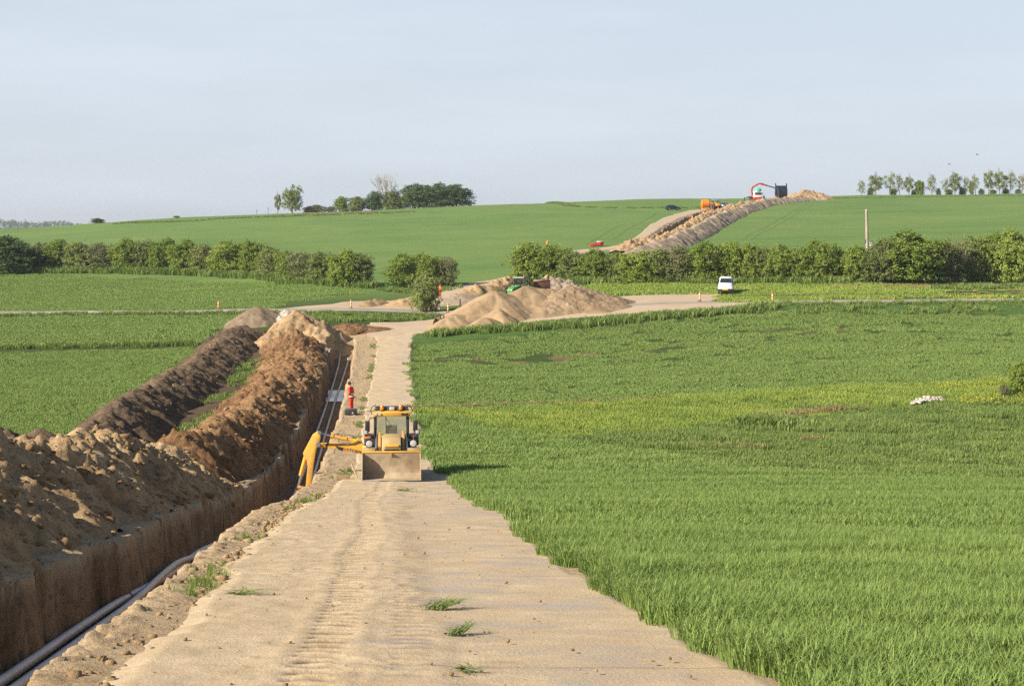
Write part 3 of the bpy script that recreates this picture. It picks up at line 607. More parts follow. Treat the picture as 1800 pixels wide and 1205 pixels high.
# ---- pipes and water in the trench
def zt(d): return float(G(lipR(d) - TRW / 2, d)) - float(tdepth(d))
t = NT('pipe plastic'); M_PIPE = t.out(t.mix(t.ramp(t.noise(t.coord('Pos'), 2.5, 5), [(.45, 0.0), (.7, .6)]), (.60, .60, .61), (.42, .36, .29)), .45, 0, None, .4)
def pipe(lst, label):
    m = MB(); d = np.arange(lst[0][0], lst[-1][0], .8); o = pchip([q[0] for q in lst], [q[1] for q in lst], d); h = pchip([q[0] for q in lst], [q[2] if len(q) > 2 else .11 for q in lst], d)
    m.tube([(float(lipR(a)) - TRW / 2 + b, a, zt(a) + c) for a, b, c in zip(d, o, h)], .078, 12)
    tag(m.build('pipe', M_PIPE, None, 0, 1.2), label, 'pipe', 'grey pipes in the trench')
pipe([(8, -.70), (20, -.78), (30, -.74), (38, -.45), (44, -.55), (55, -.2), (68, -.25), (85, -.35), (100, -.42), (120, -.45), (140, -.38), (152, -.3)], 'grey plastic pipe nearer the left wall of the trench')
pipe([(8, -.36), (20, -.46), (30, -.42), (38, -.46, .26), (44, -.1), (55, .3), (68, .3), (85, .25), (100, .18), (120, .12), (140, .32), (149, .5, .2)], 'grey plastic pipe nearer the right wall of the trench')
t = NT('muddy water'); t.out((.05, .055, .06), .12, 0, t.bump(t.noise(t.coord('Pos'), 3, 3), .05, .02), .9)
wp = np.array([(float(lipR(a)) - TRW / 2 + b * (.75 + .5 * _h(np.array([a]), np.array([b]), 3)[0]), a, zt(a) + .05) for a in np.linspace(121, 128.5, 16) for b in (-.55, -.2, .3, .75)])
tag(link('water', np_mesh('water', wp, grid_faces(16, 4)), t.m), kind='structure')
# ================================================================ CROPS AND GRASS (stuff)
def leaf_mat(name, stops, scale=.5, rough=.6, trans=.22, rnd=0.0, spec=.22, bands=None):
    t = NT(name); P = t.coord('Pos'); n = t.noise(P, scale, 4, .6)
    if bands: n = t.math('ADD', t.math('MULTIPLY', n, .45), t.math('MULTIPLY', t.noise(t.coord('Pos', bands, (0, 0, -.07)), 1.0, 5, .6), .55))
    f = n
    if rnd:
        oi = t.node('ObjectInfo'); f = t.math('ADD', n, t.math('MULTIPLY', t.math('SUBTRACT', oi.outputs['Random'], .5), rnd))
    col = t.ramp(f, stops)
    col = t.mix(t.ramp(t.noise(P, 6 + scale * 3, 2), [(.4, 0.0), (.65, .35)]), col, tuple(min(1, c * 1.45) for c in stops[-1][1]))
    t.out(col, rough, 0, None, spec)
    tr = t.node('BsdfTranslucent'); t.put(tr.inputs[0], t.mix(1.0, col, (1.25, 1.3, .6), 'MULTIPLY'))
    ms = t.node('MixShader'); ms.inputs[0].default_value = trans
    t.l.new(t.b.outputs[0], ms.inputs[1]); t.l.new(tr.outputs[0], ms.inputs[2]); t.l.new(ms.outputs[0], t.n['Material Output'].inputs[0])
    return t.m
M_WHEAT = leaf_mat('wheat leaves', [(.3, (.148, .222, .060)), (.5, (.192, .278, .076)), (.72, (.25, .34, .10))], .35, bands=(.035, .42, .1))
M_MEAD = leaf_mat('meadow leaves', [(.28, (.165, .25, .055)), (.5, (.235, .315, .065)), (.72, (.315, .375, .08))], .16)
M_VERGE = leaf_mat('verge leaves', [(.3, (.118, .182, .05)), (.5, (.165, .235, .064)), (.72, (.22, .285, .082))], .4)
M_DRY = leaf_mat('dry stalks', [(.3, (.20, .15, .07)), (.7, (.33, .26, .13))], 1.0, .8, .15)
def tuft(n, rad, h0, h1, w, bend=.5, seed=0, disc=True):
    r = np.random.default_rng(seed)
    a, q = r.uniform(0, 2 * np.pi, n), rad * np.sqrt(r.uniform(0, 1, n)); bx, by = np.cos(a) * q, np.sin(a) * q
    h = r.uniform(h0, h1, n); b = r.uniform(0, 2 * np.pi, n); f = r.uniform(-1, 1, n) * .6 + b
    lean = h * bend * r.uniform(.2, 1.1, n); ww = w * r.uniform(.7, 1.3, n)
    cx, cy = np.cos(f + np.pi / 2) * ww / 2, np.sin(f + np.pi / 2) * ww / 2
    lx, ly = np.cos(b) * lean, np.sin(b) * lean; z0 = np.full(n, -.03)
    V = np.stack([np.stack([bx - cx, by - cy, z0], -1), np.stack([bx + cx, by + cy, z0], -1),
                  np.stack([bx + lx * .35 + cx * 1.1, by + ly * .35 + cy * 1.1, h * .62], -1), np.stack([bx + lx * .35 - cx * 1.1, by + ly * .35 - cy * 1.1, h * .62], -1),
                  np.stack([bx + lx, by + ly, h * (1 - .25 * lean / h)], -1)], 1).reshape(-1, 3)
    i = np.arange(n)[:, None] * 5
    return V, i + np.array([[0, 1, 2, 3]]), i + np.array([[3, 2, 4]])
_gn = None
def tile_group():
    global _gn
    if _gn: return _gn
    g = bpy.data.node_groups.new('sow tiles', 'GeometryNodeTree'); _gn = g
    g.interface.new_socket('Geometry', in_out='INPUT', socket_type='NodeSocketGeometry'); g.interface.new_socket('Geometry', in_out='OUTPUT', socket_type='NodeSocketGeometry')
    N, Lk = g.nodes, g.links; gi, go = N.new('NodeGroupInput'), N.new('NodeGroupOutput')
    def na(name, ty):
        n = N.new('GeometryNodeInputNamedAttribute'); n.data_type = ty; n.inputs['Name'].default_value = name
        return [o for o in n.outputs if o.enabled and o.name == 'Attribute'][0]
    cmp_ = N.new('FunctionNodeCompare'); cmp_.data_type = 'FLOAT'; cmp_.operation = 'GREATER_THAN'; Lk.new(na('tile', 'FLOAT'), cmp_.inputs[0]); cmp_.inputs[1].default_value = .5
    sp_ = N.new('GeometryNodeSeparateGeometry'); sp_.domain = 'POINT'; Lk.new(gi.outputs[0], sp_.inputs[0]); Lk.new(cmp_.outputs[0], sp_.inputs[1])
    ip = N.new('GeometryNodeInstanceOnPoints'); Lk.new(sp_.outputs[1], ip.inputs['Points']); Lk.new(sp_.outputs[0], ip.inputs['Instance'])
    Lk.new(na('rot', 'FLOAT_VECTOR'), ip.inputs['Rotation']); Lk.new(na('scl', 'FLOAT_VECTOR'), ip.inputs['Scale'])
    Lk.new(ip.outputs[0], go.inputs[0]); return g
def sow(name, label, x, d, scl, blades, mat, lift=0.0):
    """one stuff object: a tuft of blades set on every point (x, d)"""
    V, Q, T = blades; n = len(x); k = len(V)
    z = G(x, d) + lift; e = .4
    sx, sy = (G(x + e, d) - z + lift) / e, (G(x, d + e) - z + lift) / e
    yaw = RNG.uniform(0, 2 * np.pi, n)
    # keep the tile's plane on the slope: rotate (rx, ry) in the yawed frame
    gx, gy = sx * np.cos(yaw) + sy * np.sin(yaw), -sx * np.sin(yaw) + sy * np.cos(yaw)
    rot = np.stack([np.arctan(gy), -np.arctan(gx), yaw], -1)
    co = np.concatenate([V, np.stack([x, d, z], -1)])
    me = np_mesh(name, co, [Q, T], {'tile': np.concatenate([np.ones(k), np.zeros(n)]), 'rot': np.concatenate([np.zeros((k, 3)), rot]), 'scl': np.concatenate([np.ones((k, 3)), np.stack([scl[0], scl[0], scl[1]], -1)])})
    o = link(name, me, mat); m = o.modifiers.new('tiles', 'NODES'); m.node_group = tile_group()
    return tag(o, label, kind='stuff')
def lattice(d0, d1, step, pad=1.25):
    """jittered lattice over the part of the land the camera could see between two distances"""
    ds = np.arange(d0, d1, step); X, D = [], []
    for d in ds:
        w = 900 / F * d * pad + 3; x = np.arange(-w, w, step); X.append(x); D.append(np.full(len(x), d))
    X, D = np.concatenate(X), np.concatenate(D)
    return X + RNG.uniform(-.5, .5, len(X)) * step, D + RNG.uniform(-.5, .5, len(X)) * step
def pxof(x, d): return CX + F * x / d
CLEFT = itp([(60, -60), (74, -48), (80, -24.8), (82, -24.4), (90, -25.3), (100, -26.3), (117, -27.1), (130, -28), (145, -29.2), (160, -30), (172, -30.2), (176, -16), (207, -15)])
LANEF = itp([(-500, 207), (0, 204), (400, 189), (560, 183), (700, 180), (1000, 174), (1250, 165), (1360, 163), (1500, 165), (1800, 172), (2300, 176)])
def hz(x, d, a=.3, s=0): return 1 + fbm(x / 10, d / 1.7, 3, 81 + s) * a * 1.25 + fbm(x / 1.2, d / .8, 2, 85 + s) * a * (.4 if s in (0, 9) else .12)
# wheat right of the road, three levels of detail
for d0, d1, st, bl, nm in ((9, 33, .42, tuft(480, .42, .15, .38, .0105, 1.0, 1), 0), (33, 68, .75, tuft(440, .64, .16, .38, .015, 1.0, 2), 1), (68, 101, 1.2, tuft(460, .97, .20, .36, .024, .95, 3), 2)):
    x, d = lattice(d0, d1, st); k = (x > roadR(d) + .02 + st * .30 + fbm(d / .8, d * 0, 3, 91) * .14) & (d < CROP1(pxof(x, d))); x, d = x[k], d[k]
    sow('wheat', 'dense knee high green wheat right of the haul road', x, d, (np.full(len(x), 1.0), hz(x, d, .28)), bl, M_WHEAT)
x, d = lattice(96, 160, 1.35); px = pxof(x, d); k = (x > roadR(d) + .5) & (d > EDGE2(px)) & (d < VERGE(px) - .8)
bare = np.clip(1.3 - np.abs(px - 960) / 330, 0, 1) * np.exp(-((d - 138) / 5) ** 2) + np.exp(-((d - 147) / 4.5) ** 2) * np.clip(1.1 - np.abs(px - 1350) / 400, 0, 1) * .8
k &= RNG.uniform(0, 1, len(x)) > bare * .62 * (1 + fbm(x / 2, d / 1.5, 2, 93)); x, d = x[k], d[k]
sow('wheat', 'band of darker green wheat between meadow and sand heaps', x, d, (np.full(len(x), 1.0), hz(x, d, .5, 3)), tuft(560, 1.05, .08, .18, .026, 1.0, 4), M_WHEAT)
x, d = lattice(60, 118, 1.05); px = pxof(x, d); k = (x > roadR(d) + .5) & (d > CROP1(px) - .4) & (d < EDGE2(px) - .2); x, d, px = x[k], d[k], px[k]
lime = d > EDGE2(px) - np.interp(px, [800, 1200, 1500, 1800], [24, 18, 10, 8]) + fbm(x / 6, d / 3, 3, 97) * 5
x2, d2 = x[~lime], d[~lime]; sow('meadow_grass', 'rough green meadow grass on the near side of the wet hollow', x2, d2, (np.full(len(x2), 1.0), np.clip(1 + fbm(x2 / 5, d2 / 2, 3, 98) * 1.2 + fbm(x2 / 1.3, d2 / 1.3, 2, 99) * .4, .35, 2.2)), tuft(380, .85, .14, .34, .024, .95, 12), M_VERGE)
x, d = x[lime], d[lime]
sow('meadow_grass', 'yellow green meadow grass along the far side of the wet hollow', x, d, (np.full(len(x), 1.0), np.clip(1 + fbm(x / 6, d / 3, 3, 95) * .8 + fbm(x / 1.3, d / 1.3, 2, 96) * .3, .35, 2.0)), tuft(380, .85, .14, .34, .024, .95, 5), M_MEAD)
# fields left of the topsoil bank, and both sides beyond the lane
x, d = lattice(56, 152, 1.25); k = x < CLEFT(d) - .3; x, d = x[k], d[k]
sow('wheat', 'short green crop left of the dark topsoil bank', x, d, (np.full(len(x), 1.0), hz(x, d, .4, 5)), tuft(520, 1.0, .09, .20, .026, .9, 6), M_WHEAT)
x, d = lattice(157, 262, 1.9, 1.2); px = pxof(x, d); lf = LANEF(px)
k = ((d < lf - 2.5) & (x < np.where(d < 176, CLEFT(d) - .3, -1e3 * 0 + np.where(px < 640, 99, -99)))) | ((d > lf + 4.5) & (px < 640) & (d > np.interp(px, [-200, 430, 500, 640], [0, 0, 195, 205])) & (d < np.interp(px, [0, 300, 645], [262, 238, 214]))); x, d = x[k], d[k]
sow('wheat', 'green crop between lane and left hedge', x, d, (np.full(len(x), 1.0), hz(x, d, .45, 7)), tuft(560, 1.5, .09, .20, .04, .9, 7), M_WHEAT)
x, d = lattice(166, 205, 1.6, 1.2); px = pxof(x, d); k = (px > 1000) & (d > LANEF(px) + 3.2) & (d < 199) & ((px > 1262) | (d > np.interp(px, [1000, 1050, 1127, 1227, 1262], [190, 184, 182, 181, 178]))) ; x, d = x[k], d[k]
sow('meadow_grass', 'bright green strip of grass in front of the right hedge', x, d, (np.full(len(x), 1.0), hz(x, d, .5, 9)), tuft(300, 1.3, .14, .34, .055, .7, 8), M_MEAD)
# verges, ditch edges and weeds
X, D, Sz = [], [], []
def strip(pts, wdt, per, s0, s1, n=400, dmin=120, gap=0.0, world=False):
    p = poly(pts, n) if world else pxline(pts, n, dmin); L_ = np.linalg.norm(np.diff(p, axis=0), axis=1).sum()
    for _ in range(int(L_ * per)):
        q = p[RNG.integers(0, n)]; x, d = q[0] + RNG.normal(0, wdt * .5), q[1] + RNG.normal(0, wdt * .5)
        if gap and vn(np.array([x / 3.0]), np.array([d / 3.0]), 77)[0] < gap: continue
        X.append(x); D.append(d); Sz.append(RNG.uniform(s0, s1))
strip([(768, 589), (850, 582), (1000, 573), (1120, 563), (1230, 554), (1300, 548), (1350, 541)], 1.3, 7, 1.2, 2.3)
strip([(1350, 546), (1450, 548), (1600, 545), (1800, 542), (2000, 540)], 3.0, 4, .7, 1.6, gap=.35)
strip([(1370, 536), (1500, 534), (1650, 533), (1800, 531), (2000, 530)], 1.2, 4, .5, 1.2)
strip([(-200, 620), (0, 613), (120, 611), (240, 609), (345, 605)], .8, 5, 1.0, 1.9, dmin=100)
strip([(-200, 557), (0, 556), (200, 554), (420, 552), (560, 553), (660, 556), (745, 557)], 1.4, 5, .7, 1.6)
strip([(500, 560), (560, 563), (640, 563), (700, 561), (750, 556)], 2.2, 6, .8, 1.6)
strip([(-200, 476), (0, 481), (150, 479), (300, 482), (440, 487), (520, 497), (650, 506)], 1.4, 7, 1.4, 3.2, dmin=195)
strip([(930, 494), (1060, 497), (1200, 498), (1400, 498), (1480, 500)], 1.6, 7, 1.4, 3.2, dmin=180)
strip([(1660, 512), (1720, 509), (1800, 507), (1900, 506)], 2.0, 5, 1.2, 2.4, dmin=165)
strip([(1290, 523), (1400, 522), (1600, 520), (1800, 519)], .9, 4, .6, 1.3, dmin=160)
strip([(1305, 752), (1340, 749), (1390, 752)], 1.2, 16, 1.2, 2.2, dmin=66)
strip([(690, 511), (760, 512), (790, 508)], 2.0, 5, .8, 1.6, dmin=185)
strip([(880, 358), (1000, 362), (1100, 366), (1230, 365)], 1.6, 6, .7, 1.5, dmin=380)
strip([(1440, 349), (1560, 347), (1700, 345), (1900, 342)], 1.6, 4, .7, 1.4, dmin=430)
strip([(200, 394), (330, 389), (440, 383), (520, 380), (640, 376), (720, 373)], 2, 3, .7, 1.6, dmin=430)
nw0 = len(X); wd = np.concatenate([np.arange(16, 64, .25), np.arange(64, 152, .14)])
for d_ in wd:
    if vn(np.array([d_ / 2.0]), np.array([.5]), 12)[0] > (.74 if d_ < 62 else .50):
        for _ in range(2):
            X.append(float(roadL(d_)) - .28 + RNG.normal(0, .16)); D.append(d_ + RNG.normal(0, .15)); Sz.append(RNG.uniform(.4, .9) if d_ < 66 else RNG.uniform(.35, .8))
nw1 = len(X)
for d_ in np.arange(84, 158, .4):        # green left between the two banks
    for _ in range(2):
        if RNG.random() < .55 and vn(np.array([d_ / 5.0]), np.array([.5]), 14)[0] > .66: X.append(float(lipR(d_)) - TRW - 5.6 + RNG.normal(0, .7) - (d_ - 84) * .01); D.append(d_); Sz.append(RNG.uniform(.6, 1.4))
X, D, Sz = map(np.array, (X, D, Sz)); WEED = np.zeros(len(X), bool); WEED[nw0:nw1] = True; k = (D > 60) & ~WEED
sow('verge_grass', 'rank green grass along verges, ditches and hedge feet', X[k], D[k], (Sz[k] * .8, Sz[k]), tuft(80, .5, .16, .44, .035, .7, 9), M_VERGE)
sow('weeds', 'green weed tufts along the sandy edge of the trench strip', X[~k], D[~k], (Sz[~k] * .7, Sz[~k] * .8), tuft(26, .14, .10, .34, .012, .9, 10), M_VERGE)
X, D, Sz = [], [], []
strip([(690, 717), (760, 716), (900, 711), (1050, 706), (1200, 699), (1240, 697)], .25, 4, .5, .9, dmin=92)
strip([(1190, 787), (1240, 790), (1330, 792)], .5, 5, .8, 1.5, dmin=70)
strip([(1415, 776), (1450, 777)], .4, 10, .8, 1.4, dmin=70)
strip([(1340, 735), (1420, 731), (1440, 727), (1530, 720)], .4, 4, .8, 1.6, dmin=90)
strip([(1200, 815), (1260, 818), (1340, 822)], .3, 4, .5, .9, dmin=62)
strip([(1460, 506), (1560, 505), (1700, 503), (1800, 503)], 1.5, 4, .7, 1.6, dmin=165)
strip([(470, 381), (530, 378), (600, 375.5), (660, 373.5)], 2.5, 3, 1.0, 2.0, dmin=430)
X, D, Sz = map(np.array, (X, D, Sz))
sow('dry_grass', 'straw coloured dead grass in patches of the meadow and hedge foot', X, D, (Sz * .8, Sz), tuft(70, .5, .12, .40, .03, .6, 11), M_DRY)
# flowers
M_YEL = plain('yellow petals', (.72, .55, .03), .6, 0, .2, .2)
pos, size = [], []
def flowers(n, px0, px1, py0, py1, dmin, s):
    for _ in range(n):
        p = at(RNG.uniform(px0, px1), RNG.uniform(py0, py1), dmin)
        pos.append((p.x, p.y, p.z + RNG.uniform(.22, .36))); size.append(s * RNG.uniform(.6, 1.3))
flowers(260, 1690, 1900, 700, 714, 80, .05); flowers(110, 1650, 1780, 677, 690, 90, .045); flowers(70, 1700, 1850, 772, 815, 66, .035)
flowers(90, 1560, 1900, 524, 530, 150, .08); flowers(25, 1380, 1560, 526, 531, 150, .07); flowers(40, 1450, 1800, 536, 546, 140, .06)
tag(scatter('yellow_flowers', pos, size, M_YEL, [CLODS[0]], .4), 'scattered yellow flowers in the meadow and along the lane', kind='stuff')
# ================================================================ TREES AND SHRUBS
M_BARK = plain('grey brown bark', (.17, .13, .09), .9, 0, .1, .4, 4)
M_TWIG = plain('pale twigs', (.30, .25, .19), .9, 0, .1, .3, 4)
LEAF = {
 'green': leaf_mat('fresh hawthorn leaves', [(.3, (.14, .20, .038)), (.5, (.195, .262, .05)), (.7, (.255, .32, .065))], 1.2, .6, .3, .35),
 'dark': leaf_mat('dark crown leaves', [(.3, (.055, .10, .036)), (.5, (.075, .13, .042)), (.7, (.11, .17, .05))], 1.0, .6, .25, .3),
 'olive': leaf_mat('olive budding leaves', [(.3, (.14, .18, .055)), (.5, (.19, .235, .075)), (.7, (.24, .28, .09))], 1.2, .7, .25, .3),
 'brown': leaf_mat('brown budding twigs', [(.3, (.155, .145, .072)), (.5, (.18, .19, .082)), (.7, (.20, .24, .09))], 1.2, .8, .2, .3)}
def leaves(lobes, n, leaf, seed, clump=12, inner=.35):
    """leaf sized quads in clumps through the outer volume of unit lobes"""
    r = np.random.default_rng(seed); lb = np.array(lobes, float); vol = lb[:, 3] * lb[:, 4] * lb[:, 5]
    nc = max(8, n // clump); w = r.choice(len(lb), nc, p=vol / vol.sum())
    v = r.normal(size=(nc, 3)); v /= np.linalg.norm(v, axis=1, keepdims=True); v[:, 2] = np.where(v[:, 2] < -.6, -v[:, 2], v[:, 2])
    q = (inner + (1 - inner) * r.uniform(0, 1, nc) ** .6) * (1 + r.normal(0, .15, nc))
    cc = lb[w, :3] + v * q[:, None] * lb[w, 3:6]
    k = r.integers(0, nc, n); p = cc[k] + r.normal(0, 1, (n, 3)) * leaf * 1.15
    p[:, 2] = np.maximum(p[:, 2], .015)
    nn = v[k] * .8 + r.normal(0, .7, (n, 3)) + np.array([0, 0, .35]); nn /= np.linalg.norm(nn, axis=1, keepdims=True)
    a = np.cross(nn, r.normal(size=(n, 3))); a /= np.linalg.norm(a, axis=1, keepdims=True); b = np.cross(nn, a)
    s = leaf * r.uniform(.5, 1.3, n)[:, None]; e = .62
    V = np.stack([p - a * s, p + b * s * e - nn * s * .15, p + a * s, p - b * s * e - nn * s * .15], 1).reshape(-1, 3)
    return V, np.arange(4 * n).reshape(-1, 4)
def limbs(m, p, d, ln, r, dep, rng, spread=.6, kids=3, n=5, up=.15):
    p = Vector(p); d = Vector(d).normalized(); mid = p + d * ln * .5 + Vector((rng.uniform(-1, 1), rng.uniform(-1, 1), 0)) * ln * .07
    e = p + d * ln + Vector((rng.uniform(-1, 1), rng.uniform(-1, 1), rng.uniform(-.3, 1))) * ln * .1
    m.tube([p, mid, e], [r, r * .82, r * .6], n, False)
    if dep > 0:
        for k in range(kids):
            t = .45 + .55 * (k + 1) / kids; o = p.lerp(e, t)
            nd = (d + Vector((rng.uniform(-1, 1), rng.uniform(-1, 1), rng.uniform(-.4, .7))) * spread + Vector((0, 0, up))).normalized()
            limbs(m, o, nd, ln * rng.uniform(.55, .82), r * .55, dep - 1, rng, spread, kids, max(3, n - 1), up)
PROTO = {}
def proto(kind, k):
    """meshes (crown, trunk) of unit height and width"""
    key = (kind, k)
    if key in PROTO: return PROTO[key]
    rng = random.Random(hash(kind) % 1000 * 0 + sum(map(ord, kind)) + k * 37); s = sum(map(ord, kind)) + k * 91
    m = MB(); lo = []
    if kind in ('green', 'olive', 'brown', 'dark'):
        nl = 9 if kind != 'dark' else 11
        for i in range(nl):
            zc = .07 + .70 * (i + .5) / nl; ww = (.32 if zc < .6 else .26) * rng.uniform(.8, 1.15); sp_ = .5 - ww * .9
            a = i * 2.4 + rng.uniform(-.4, .4)
            lo.append((math.cos(a) * sp_ * rng.uniform(.5, 1), math.sin(a) * sp_ * rng.uniform(.5, 1), zc, ww, ww, .17 * rng.uniform(.8, 1.25)))
        lo.append((rng.uniform(-.1, .1), rng.uniform(-.1, .1), .80, .2, .2, .17)); lo.append((rng.uniform(-.25, .25), 0, .74, .17, .17, .2))
        n = {'green': 19000, 'olive': 15000, 'brown': 10000, 'dark': 17000}[kind]
        V, Fq = leaves(lo, n, .0195, s, 16, .5)
        for j in range(5 if kind in ('brown', 'olive') else 4):
            a = j * 1.4 + rng.uniform(-.4, .4); limbs(m, (math.cos(a) * .05, math.sin(a) * .05, -.03), (math.cos(a) * .45, math.sin(a) * .45, 1), .42, .013, 3 if kind == 'brown' else 2, rng, .55, 3, 5)
    elif kind == 'round':
        for i in range(12): a = i * 2.4; lo.append((math.cos(a) * .24, math.sin(a) * .24,   .14 + .66 * i / 12, .25, .25, .16))
        lo += [(0, 0, .84, .2, .2, .15), (0, 0, .5, .3, .3, .25)]
        V, Fq = leaves(lo, 5200, .024, s, 18, .4); limbs(m, (0, 0, -.03), (.05, 0, 1), .35, .03, 3, rng, .5, 3, 6)
    elif kind == 'bare':
        V, Fq = leaves([(0, 0, .62, .42, .42, .34)], 500, .010, s, 3, .3)
        for j in range(3): limbs(m, (j * .04 - .04, 0, -.03), (j * .35 - .35, rng.uniform(-.2, .2), 1), .34, .018, 5, rng, .5, 3, 5, .2)
    elif kind in ('thin', 'thingreen'):
        for i in range(9): a = i * 2.4; lo.append((math.cos(a) * .26, math.sin(a) * .26, .26 + .62 * i / 9, .2, .2, .13))
        V, Fq = leaves(lo, 1300 if kind == 'thin' else 3000, .026, s, 7, .2)
        for j in range(2): limbs(m, (j * .05, 0, -.03), (rng.uniform(-.2, .2), rng.uniform(-.2, .2), 1), .40, .022, 4, rng, .5, 3, 5, .3)
    me = np_mesh(kind + '_crown', V, Fq)
    to = m.build('trunk', None, None, 0, 1.2); tm = to.data; bpy.data.objects.remove(to)
    PROTO[key] = (me, tm); return PROTO[key]
def tree(name, kind, k, px, top, wpx, d=None, base=None, dmin=185, label='', cat='shrub', group=None, yaw=None, mat=None, sink=.05):
    p = sp(px, d) if d else at(px, base, dmin)
    h = (EYE - (top - CY) / F * p.y) - p.z + sink; w = wpx / F * p.y * (1.25 if kind == 'dark' else 1)
    cm, tm = proto(kind, k)
    e = empty(name, (p.x, p.y, p.z - sink), label, cat, group, (0, 0, random.uniform(0, 6.28) if yaw is None else yaw), (w, w, h))
    if not cm.materials: cm.materials.append(LEAF[{'round': 'olive', 'bare': 'brown', 'thin': 'olive', 'thingreen': 'olive'}.get(kind, kind)])
    if not tm.materials: tm.materials.append(M_TWIG if kind in ('brown', 'bare', 'thin') else M_BARK)
    c = bpy.data.objects.new('crown', cm); COL.objects.link(c); c.parent = e
    tr = bpy.data.objects.new('trunk', tm); COL.objects.link(tr); tr.parent = e
    return e
ORD = 'first second third fourth fifth sixth seventh eighth ninth tenth eleventh twelfth thirteenth fourteenth fifteenth sixteenth seventeenth eighteenth nineteenth twentieth twenty-first twenty-second twenty-third twenty-fourth twenty-fifth twenty-sixth'.split()
LOOK = {'green': 'fresh green leafy', 'olive': 'olive half leafed', 'brown': 'brown twiggy', 'dark': 'dark green dense', 'thin': 'grey see-through', 'thingreen': 'green tufted', 'round': 'round'}
def row(lst, group, where, name, cat, noun, dmin, dd=None, widen=1.72, lab=None):
    for i, (px, top, w, base, kind) in enumerate(lst):
        pos_ = 'leftmost' if i == 0 else 'rightmost' if i == len(lst) - 1 else ORD[i] + ' from left'
        tree(name, kind, i % (4 if kind == 'green' else 3), px, top, w * widen, dd, base, dmin, f'{LOOK[kind]} {noun}, {pos_} {where}', cat, group)
row([(-95, 410, 70, 480, 'dark'), (-38, 414, 66, 480, 'green'), (16, 413, 62, 480, 'dark'), (42, 436, 34, 479, 'olive'), (70, 424, 34, 476, 'brown'), (102, 418, 40, 476, 'green'), (138, 423, 36, 477, 'olive'), (178, 425, 46, 477, 'brown'), (224, 417, 40, 478, 'green'), (257, 421, 34, 478, 'olive'), (289, 418, 38, 479, 'green'), (323, 418, 40, 480, 'green'), (360, 427, 42, 481, 'olive'), (404, 420, 50, 483, 'green'), (443, 421, 36, 486, 'green'), (474, 432, 36, 489, 'olive'), (504, 439, 30, 493, 'green'), (532, 440, 38, 496, 'brown'), (564, 441, 40, 499, 'olive'), (605, 437, 44, 504, 'green'), (634, 442, 32, 503, 'olive')],
    'shrubs of the left hedge', 'in the left hedge', 'hedge_shrub', 'shrub', 'shrub', 195)
row([(935, 424, 56, 496, 'green'), (972, 427, 50, 495, 'green'), (1009, 439, 44, 496, 'olive'), (1052, 436, 52, 496, 'green'), (1083, 441, 34, 496, 'olive'), (1125, 438, 52, 497, 'green'), (1160, 434, 36, 497, 'olive'), (1193, 430, 42, 497, 'brown'), (1242, 422, 52, 497, 'green'), (1285, 421, 40, 497, 'green'), (1318, 426, 36, 497, 'green'), (1344, 432, 32, 497, 'olive'), (1367, 427, 42, 497, 'green'), (1407, 431, 42, 497, 'green'), (1441, 420, 46, 497, 'green'), (1475, 436, 32, 497, 'olive'), (1502, 429, 40, 498, 'green'), (1526, 441, 34, 499, 'olive'), (1555, 416, 38, 499, 'olive'), (1603, 403, 84, 499, 'green'), (1670, 417, 48, 500, 'brown'), (1708, 412, 40, 499, 'olive'), (1742, 408, 40, 500, 'green'), (1785, 401, 62, 502, 'green'), (1850, 404, 70, 503, 'green'), (1920, 408, 70, 504, 'olive')],
    'shrubs of the right hedge', 'in the right hedge', 'hedge_shrub', 'shrub', 'shrub', 182)
GC = 'shrubs between the two hedges'
tree('hedge_shrub', 'green', 1, 712, 443, 76, None, 505, 195, 'large green shrub standing in the gap between both hedges, left of its pair', 'shrub', GC)
tree('hedge_shrub', 'green', 2, 748, 444, 70, None, 505, 195, 'tall green shrub in the middle of the clump above the lone roadside bush', 'shrub', GC)
tree('hedge_shrub', 'brown', 0, 784, 447, 48, None, 505, 195, 'brown twiggy shrub at the right end of the clump in the hedge gap', 'shrub', GC)
tree('roadside_bush', 'olive', 1, 750, 474, 62, 181, None, 100, 'lone olive green bush standing at the lane edge beside the sand heaps', 'bush', None)
tree('meadow_bush', 'green', 3, 1803, 632, 74, None, 701, 85, 'leafy bush cut by the right picture edge above the yellow flowers', 'bush', None)
tree('meadow_bush', 'brown', 1, 1766, 674, 24, None, 701, 85, 'low brown twiggy bush left of the leafy one at the right edge', 'bush', None)
